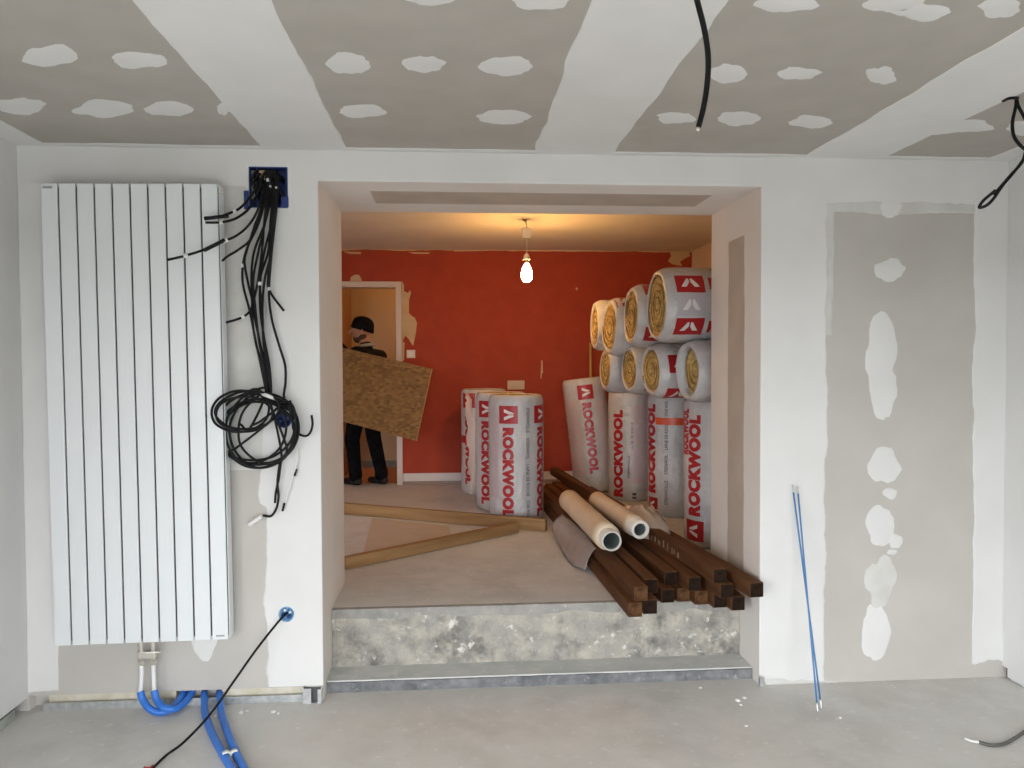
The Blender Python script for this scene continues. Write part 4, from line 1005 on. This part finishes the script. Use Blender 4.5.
# ------------------------------------------------------------------ OSB panel carried in the back room
TR, BR_, TLp = at_y(432,369,3.58), at_y(418.5,441.6,3.60), at_y(344,348,3.88)
u = (TLp-TR).normalized(); v = (BR_-TR); hgt = v.length; v = (v-u*v.dot(u)).normalized(); nb = u.cross(v).normalized()
if nb.y < 0: nb = -nb                      # nb points away from the camera
OW, OH, OTH = 1.22, hgt, .018
ob = empty('osb_panel', BR_); tag(ob, 'brown chipboard panel held tilted by the person in the doorway', 'panel')
def slab(name, s0, s1, t0, t1, d0, d1, material):
    V = [TR+u*s+v*t+nb*d for d in (d0, d1) for s, t in ((s0,t0),(s1,t0),(s1,t1),(s0,t1))]
    o = mesh(name, V, [(0,1,2,3),(7,6,5,4),(0,4,5,1),(1,5,6,2),(2,6,7,3),(3,7,4,0)], material)
    bmx = bmesh.new(); bmx.from_mesh(o.data); bmesh.ops.recalc_face_normals(bmx, faces=bmx.faces); bmx.to_mesh(o.data); bmx.free(); return o
into(slab('chipboard', .004, OW, 0, OH, 0, OTH, M['osb']), ob)
into(slab('cut_edge', 0, .004, 0, OH, 0, OTH, M['osb_edge']), ob)

# ------------------------------------------------------------------ person
PX, PY = -.87, 4.20
B0 = Vector((PX, PY, S))
face_dir = Vector((-.90, .43, 0)).normalized(); lat = Vector((0,0,1)).cross(face_dir)   # lat = towards the person's left
prims = []
def cap(a, b, r0, r1, tg_): prims.append((Vector(a), Vector(b), r0, r1, tg_))
rel = lambda x, y, z: B0+Vector((x, y, z))
hipc = rel(-.04, .03, .86)
hipL, hipR = hipc+lat*.085, hipc-lat*.085
ankL, ankR = rel(-.125, -.03, .085), rel(.125, .02, .085)
kneeL, kneeR = rel(-.15, -.05, .46), rel(.055, .01, .46)
for hp, kn, an in ((hipL, kneeL, ankL), (hipR, kneeR, ankR)):
    cap(hp, kn, .098, .074, 'trousers'); cap(kn, an+Vector((0,0,.03)), .074, .062, 'trousers'); cap(an+Vector((0,0,.015)), an+Vector((0,0,.05)), .068, .066, 'trousers')
    toe = face_dir*.15+Vector((.02,.03,0))
    cap(an+Vector((0,0,-.045))-face_dir*.035, an+toe+Vector((0,0,-.052)), .039, .032, 'shoe'); cap(an, an+Vector((0,0,-.04)), .048, .045, 'shoe')
chest = rel(-.015, .03, 1.20); neckb = rel(-.02, .03, 1.385)
cap(hipc+lat*.05, chest+lat*.045, .125, .135, 'jacket'); cap(hipc-lat*.05, chest-lat*.045, .125, .135, 'jacket')
shL, shR = chest+lat*.175+Vector((0,0,.105)), chest-lat*.175+Vector((.045,-.02,.075))
cap(shL, shR, .075, .075, 'jacket'); cap(chest+lat*.08, chest-lat*.08, .135, .135, 'jacket'); cap(chest+Vector((0,0,.1)), neckb, .085, .062, 'jacket')
body_dir, body_lat = face_dir, lat
head = neckb + face_dir*.045 + Vector((0,0,.145))
face_dir = Vector((-1, -.10, 0)).normalized(); lat = Vector((0,0,1)).cross(face_dir)   # the head is turned to the left
cap(neckb, head-Vector((0,0,.04))-face_dir*.015, .056, .055, 'skin')
cap(head+Vector((0,0,.03)), head+face_dir*.0+Vector((0,0,.035))-face_dir*.025, .090, .088, 'skin')
cap(head+face_dir*.028+Vector((0,0,-.015)), head+face_dir*.036+Vector((0,0,.03)), .068, .072, 'skin')
cap(head+face_dir*.040+Vector((0,0,-.078)), head-face_dir*.012+lat*.035+Vector((0,0,-.055)), .040, .040, 'beard')
cap(head+face_dir*.040+Vector((0,0,-.078)), head-face_dir*.012-lat*.035+Vector((0,0,-.055)), .040, .040, 'beard')
cap(head+face_dir*.062+Vector((0,0,-.055)), head+face_dir*.058+Vector((0,0,-.070)), .026, .028, 'beard')
cap(head+face_dir*.100+Vector((0,0,.020)), head+face_dir*.120+Vector((0,0,-.016)), .010, .015, 'skin')     # nose
cap(head+face_dir*.088+lat*.022+Vector((0,0,-.046)), head+face_dir*.088-lat*.022+Vector((0,0,-.046)), .009, .009, 'skin')  # lips
cap(head+face_dir*.088+lat*.036+Vector((0,0,.032)), head+face_dir*.094+lat*.008+Vector((0,0,.030)), .010, .010, 'beard')   # brows
cap(head+face_dir*.088-lat*.036+Vector((0,0,.032)), head+face_dir*.094-lat*.008+Vector((0,0,.030)), .010, .010, 'beard')
for sgn in (1, -1):
    cap(head+lat*(.088*sgn)-face_dir*.005+Vector((0,0,.012)), head+lat*(.090*sgn)-face_dir*.002+Vector((0,0,-.028)), .015, .011, 'skin')  # ears
def grip(edge_pt, inward, shoulder, hang, tgs=('jacket', 'skin')):
    nf = -nb; wrist = edge_pt-inward*.085+nb*.035
    elb = shoulder.lerp(wrist, .52)+hang
    cap(shoulder, elb, .064, .050, 'jacket'); cap(elb, wrist, .050, .036, 'jacket'); cap(wrist, wrist+(edge_pt-wrist)*.35, .029, .028, 'skin')
    e = edge_pt+nb*(OTH/2)
    pc0 = e-inward*.055+nb*.016; pc1 = e-inward*.024
    for i in range(4):
        o_ = u*((i-1.5)*.021); ln = (1.0, 1.1, 1.04, .82)[i]
        cap(pc0+o_*.8, pc1+o_, .015, .0125, 'skin')
        k1 = e+o_+nf*(OTH/2+.011)-inward*.012; k2 = e+o_+nf*(OTH/2+.010)+inward*(.018*ln); k3 = e+o_+nf*(OTH/2+.009)+inward*(.042*ln)
        cap(pc1+o_, k1, .0105, .0095, 'skin'); cap(k1, k2, .0095, .0088, 'skin'); cap(k2, k3, .0088, .0080, 'skin')
    th0 = pc0+u*(-.035); th1 = e+u*(-.048)+nb*(OTH/2+.013)-inward*.005; th2 = e+u*(-.046)+nb*(OTH/2+.011)+inward*.030
    cap(pc0, th0, .015, .0125, 'skin'); cap(th0, th1, .0125, .0105, 'skin'); cap(th1, th2, .0105, .0090, 'skin')
    cap(wrist+(edge_pt-wrist)*.35, pc0, .028, .018, 'skin')
grip(TR+u*1.00+v*OH, -v, shL, Vector((.02, .03, -.03)))
grip(TR+u*1.10, v, shR, Vector((-.05, .06, -.12)))
def capsule_bm(bm_, a, b, r0, r1, seg=14, rings=5):
    d = b-a; L = d.length
    if L < 1e-5: d = Vector((0,0,1))
    d = d.normalized() if L >= 1e-5 else Vector((0,0,1)); u_ = d.orthogonal().normalized(); w_ = d.cross(u_); R_ = []
    for k in range(rings+1):
        an = -PI/2+PI/2*k/rings; R_.append((a+d*(r0*math.sin(an)), r0*math.cos(an)))
    for k in range(rings+1):
        an = PI/2*k/rings; R_.append((b+d*(r1*math.sin(an)), r1*math.cos(an)))
    prev = None
    for c_, rr in R_:
        cur = [bm_.verts.new(c_+(u_*math.cos(2*PI*k/seg)+w_*math.sin(2*PI*k/seg))*max(rr, 1e-4)) for k in range(seg)]
        if prev:
            for k in range(seg): bm_.faces.new((prev[k], prev[(k+1) % seg], cur[(k+1) % seg], cur[k]))
        else: bm_.faces.new(cur[::-1])
        prev = cur
    bm_.faces.new(prev)
bm = bmesh.new()
for pr in prims: capsule_bm(bm, *pr[:4])
person = from_bm('person', bm, M['jacket'])
md = person.modifiers.new('r', 'REMESH'); md.mode = 'VOXEL'; md.voxel_size = .0065
md = person.modifiers.new('s', 'SMOOTH'); md.factor = .5; md.iterations = 3
dg = bpy.context.evaluated_depsgraph_get(); dg.update()
me = bpy.data.meshes.new_from_object(person.evaluated_get(dg)); person.modifiers.clear(); person.data = me
tl = ['jacket', 'trousers', 'shoe', 'skin', 'beard']
me.materials.clear()
for t in tl: me.materials.append(M[t])
me.shade_smooth()
def sdf(p_, pr):
    a, b, r0, r1, _ = pr; ab = b-a; l2 = ab.length_squared
    t = 0 if l2 < 1e-9 else min(1, max(0, (p_-a).dot(ab)/l2))
    return (p_-a-ab*t).length-(r0+(r1-r0)*t)
bounds = [((p[0]+p[1])/2, (p[1]-p[0]).length/2+max(p[2], p[3])+.03) for p in prims]
for f in me.polygons:
    c = f.center; best = 9; bt = 'jacket'
    for pr, (bc, br) in zip(prims, bounds):
        if (c-bc).length_squared > br*br: continue
        s_ = sdf(c, pr)
        if s_ < best: best = s_; bt = pr[4]
    f.material_index = tl.index(bt)
tag(person, 'person in a black beanie and dark clothes standing in the doorway holding a panel', 'person')
# beanie, hood, eyes
V = []; Fc = []; n = 28; hc = head+Vector((0,0,.045))-face_dir*.012
tilt = Vector((0,0,1))*.96-face_dir*.28; tilt.normalize(); fd = (face_dir-tilt*face_dir.dot(tilt)).normalized(); lt_ = tilt.cross(fd)
prof = [(.096,-.040),(.104,-.036),(.106,-.020),(.104,.002),(.101,.004),(.100,.03),(.090,.062),(.068,.086),(.038,.100),(.012,.105)]
for r_, z_ in prof:
    for k in range(n):
        a = 2*PI*k/n; q = r_*(1+.03*math.sin(3*a+z_*30))
        V.append(hc+tilt*z_+(fd*math.cos(a)*1.10+lt_*math.sin(a)*.97)*q)
for i in range(len(prof)-1):
    for k in range(n): k2 = (k+1) % n; Fc.append((i*n+k, i*n+k2, (i+1)*n+k2, (i+1)*n+k))
Fc.append(tuple((len(prof)-1)*n+k for k in range(n)))
mesh('beanie', V, Fc, M['beanie'], person, True)
pts = []
for k in range(15):
    a = -2.3+4.6*k/14; pts.append(neckb+Vector((0,0,.0+.012*math.cos(a)))+(-body_dir*math.cos(a)*.085+body_lat*math.sin(a)*.082))
tube('hood_collar', pts, lambda t: .017*(.6+.4*math.sin(PI*t)), M['hood'], person, 10, 4)
for sgn in (1, -1):
    bmx = bmesh.new(); bmesh.ops.create_uvsphere(bmx, u_segments=12, v_segments=8, radius=.012)
    o = from_bm('eye', bmx, M['white_plastic'], person, True); o.location = head+face_dir*.086+lat*(.031*sgn)+Vector((0,0,.012))
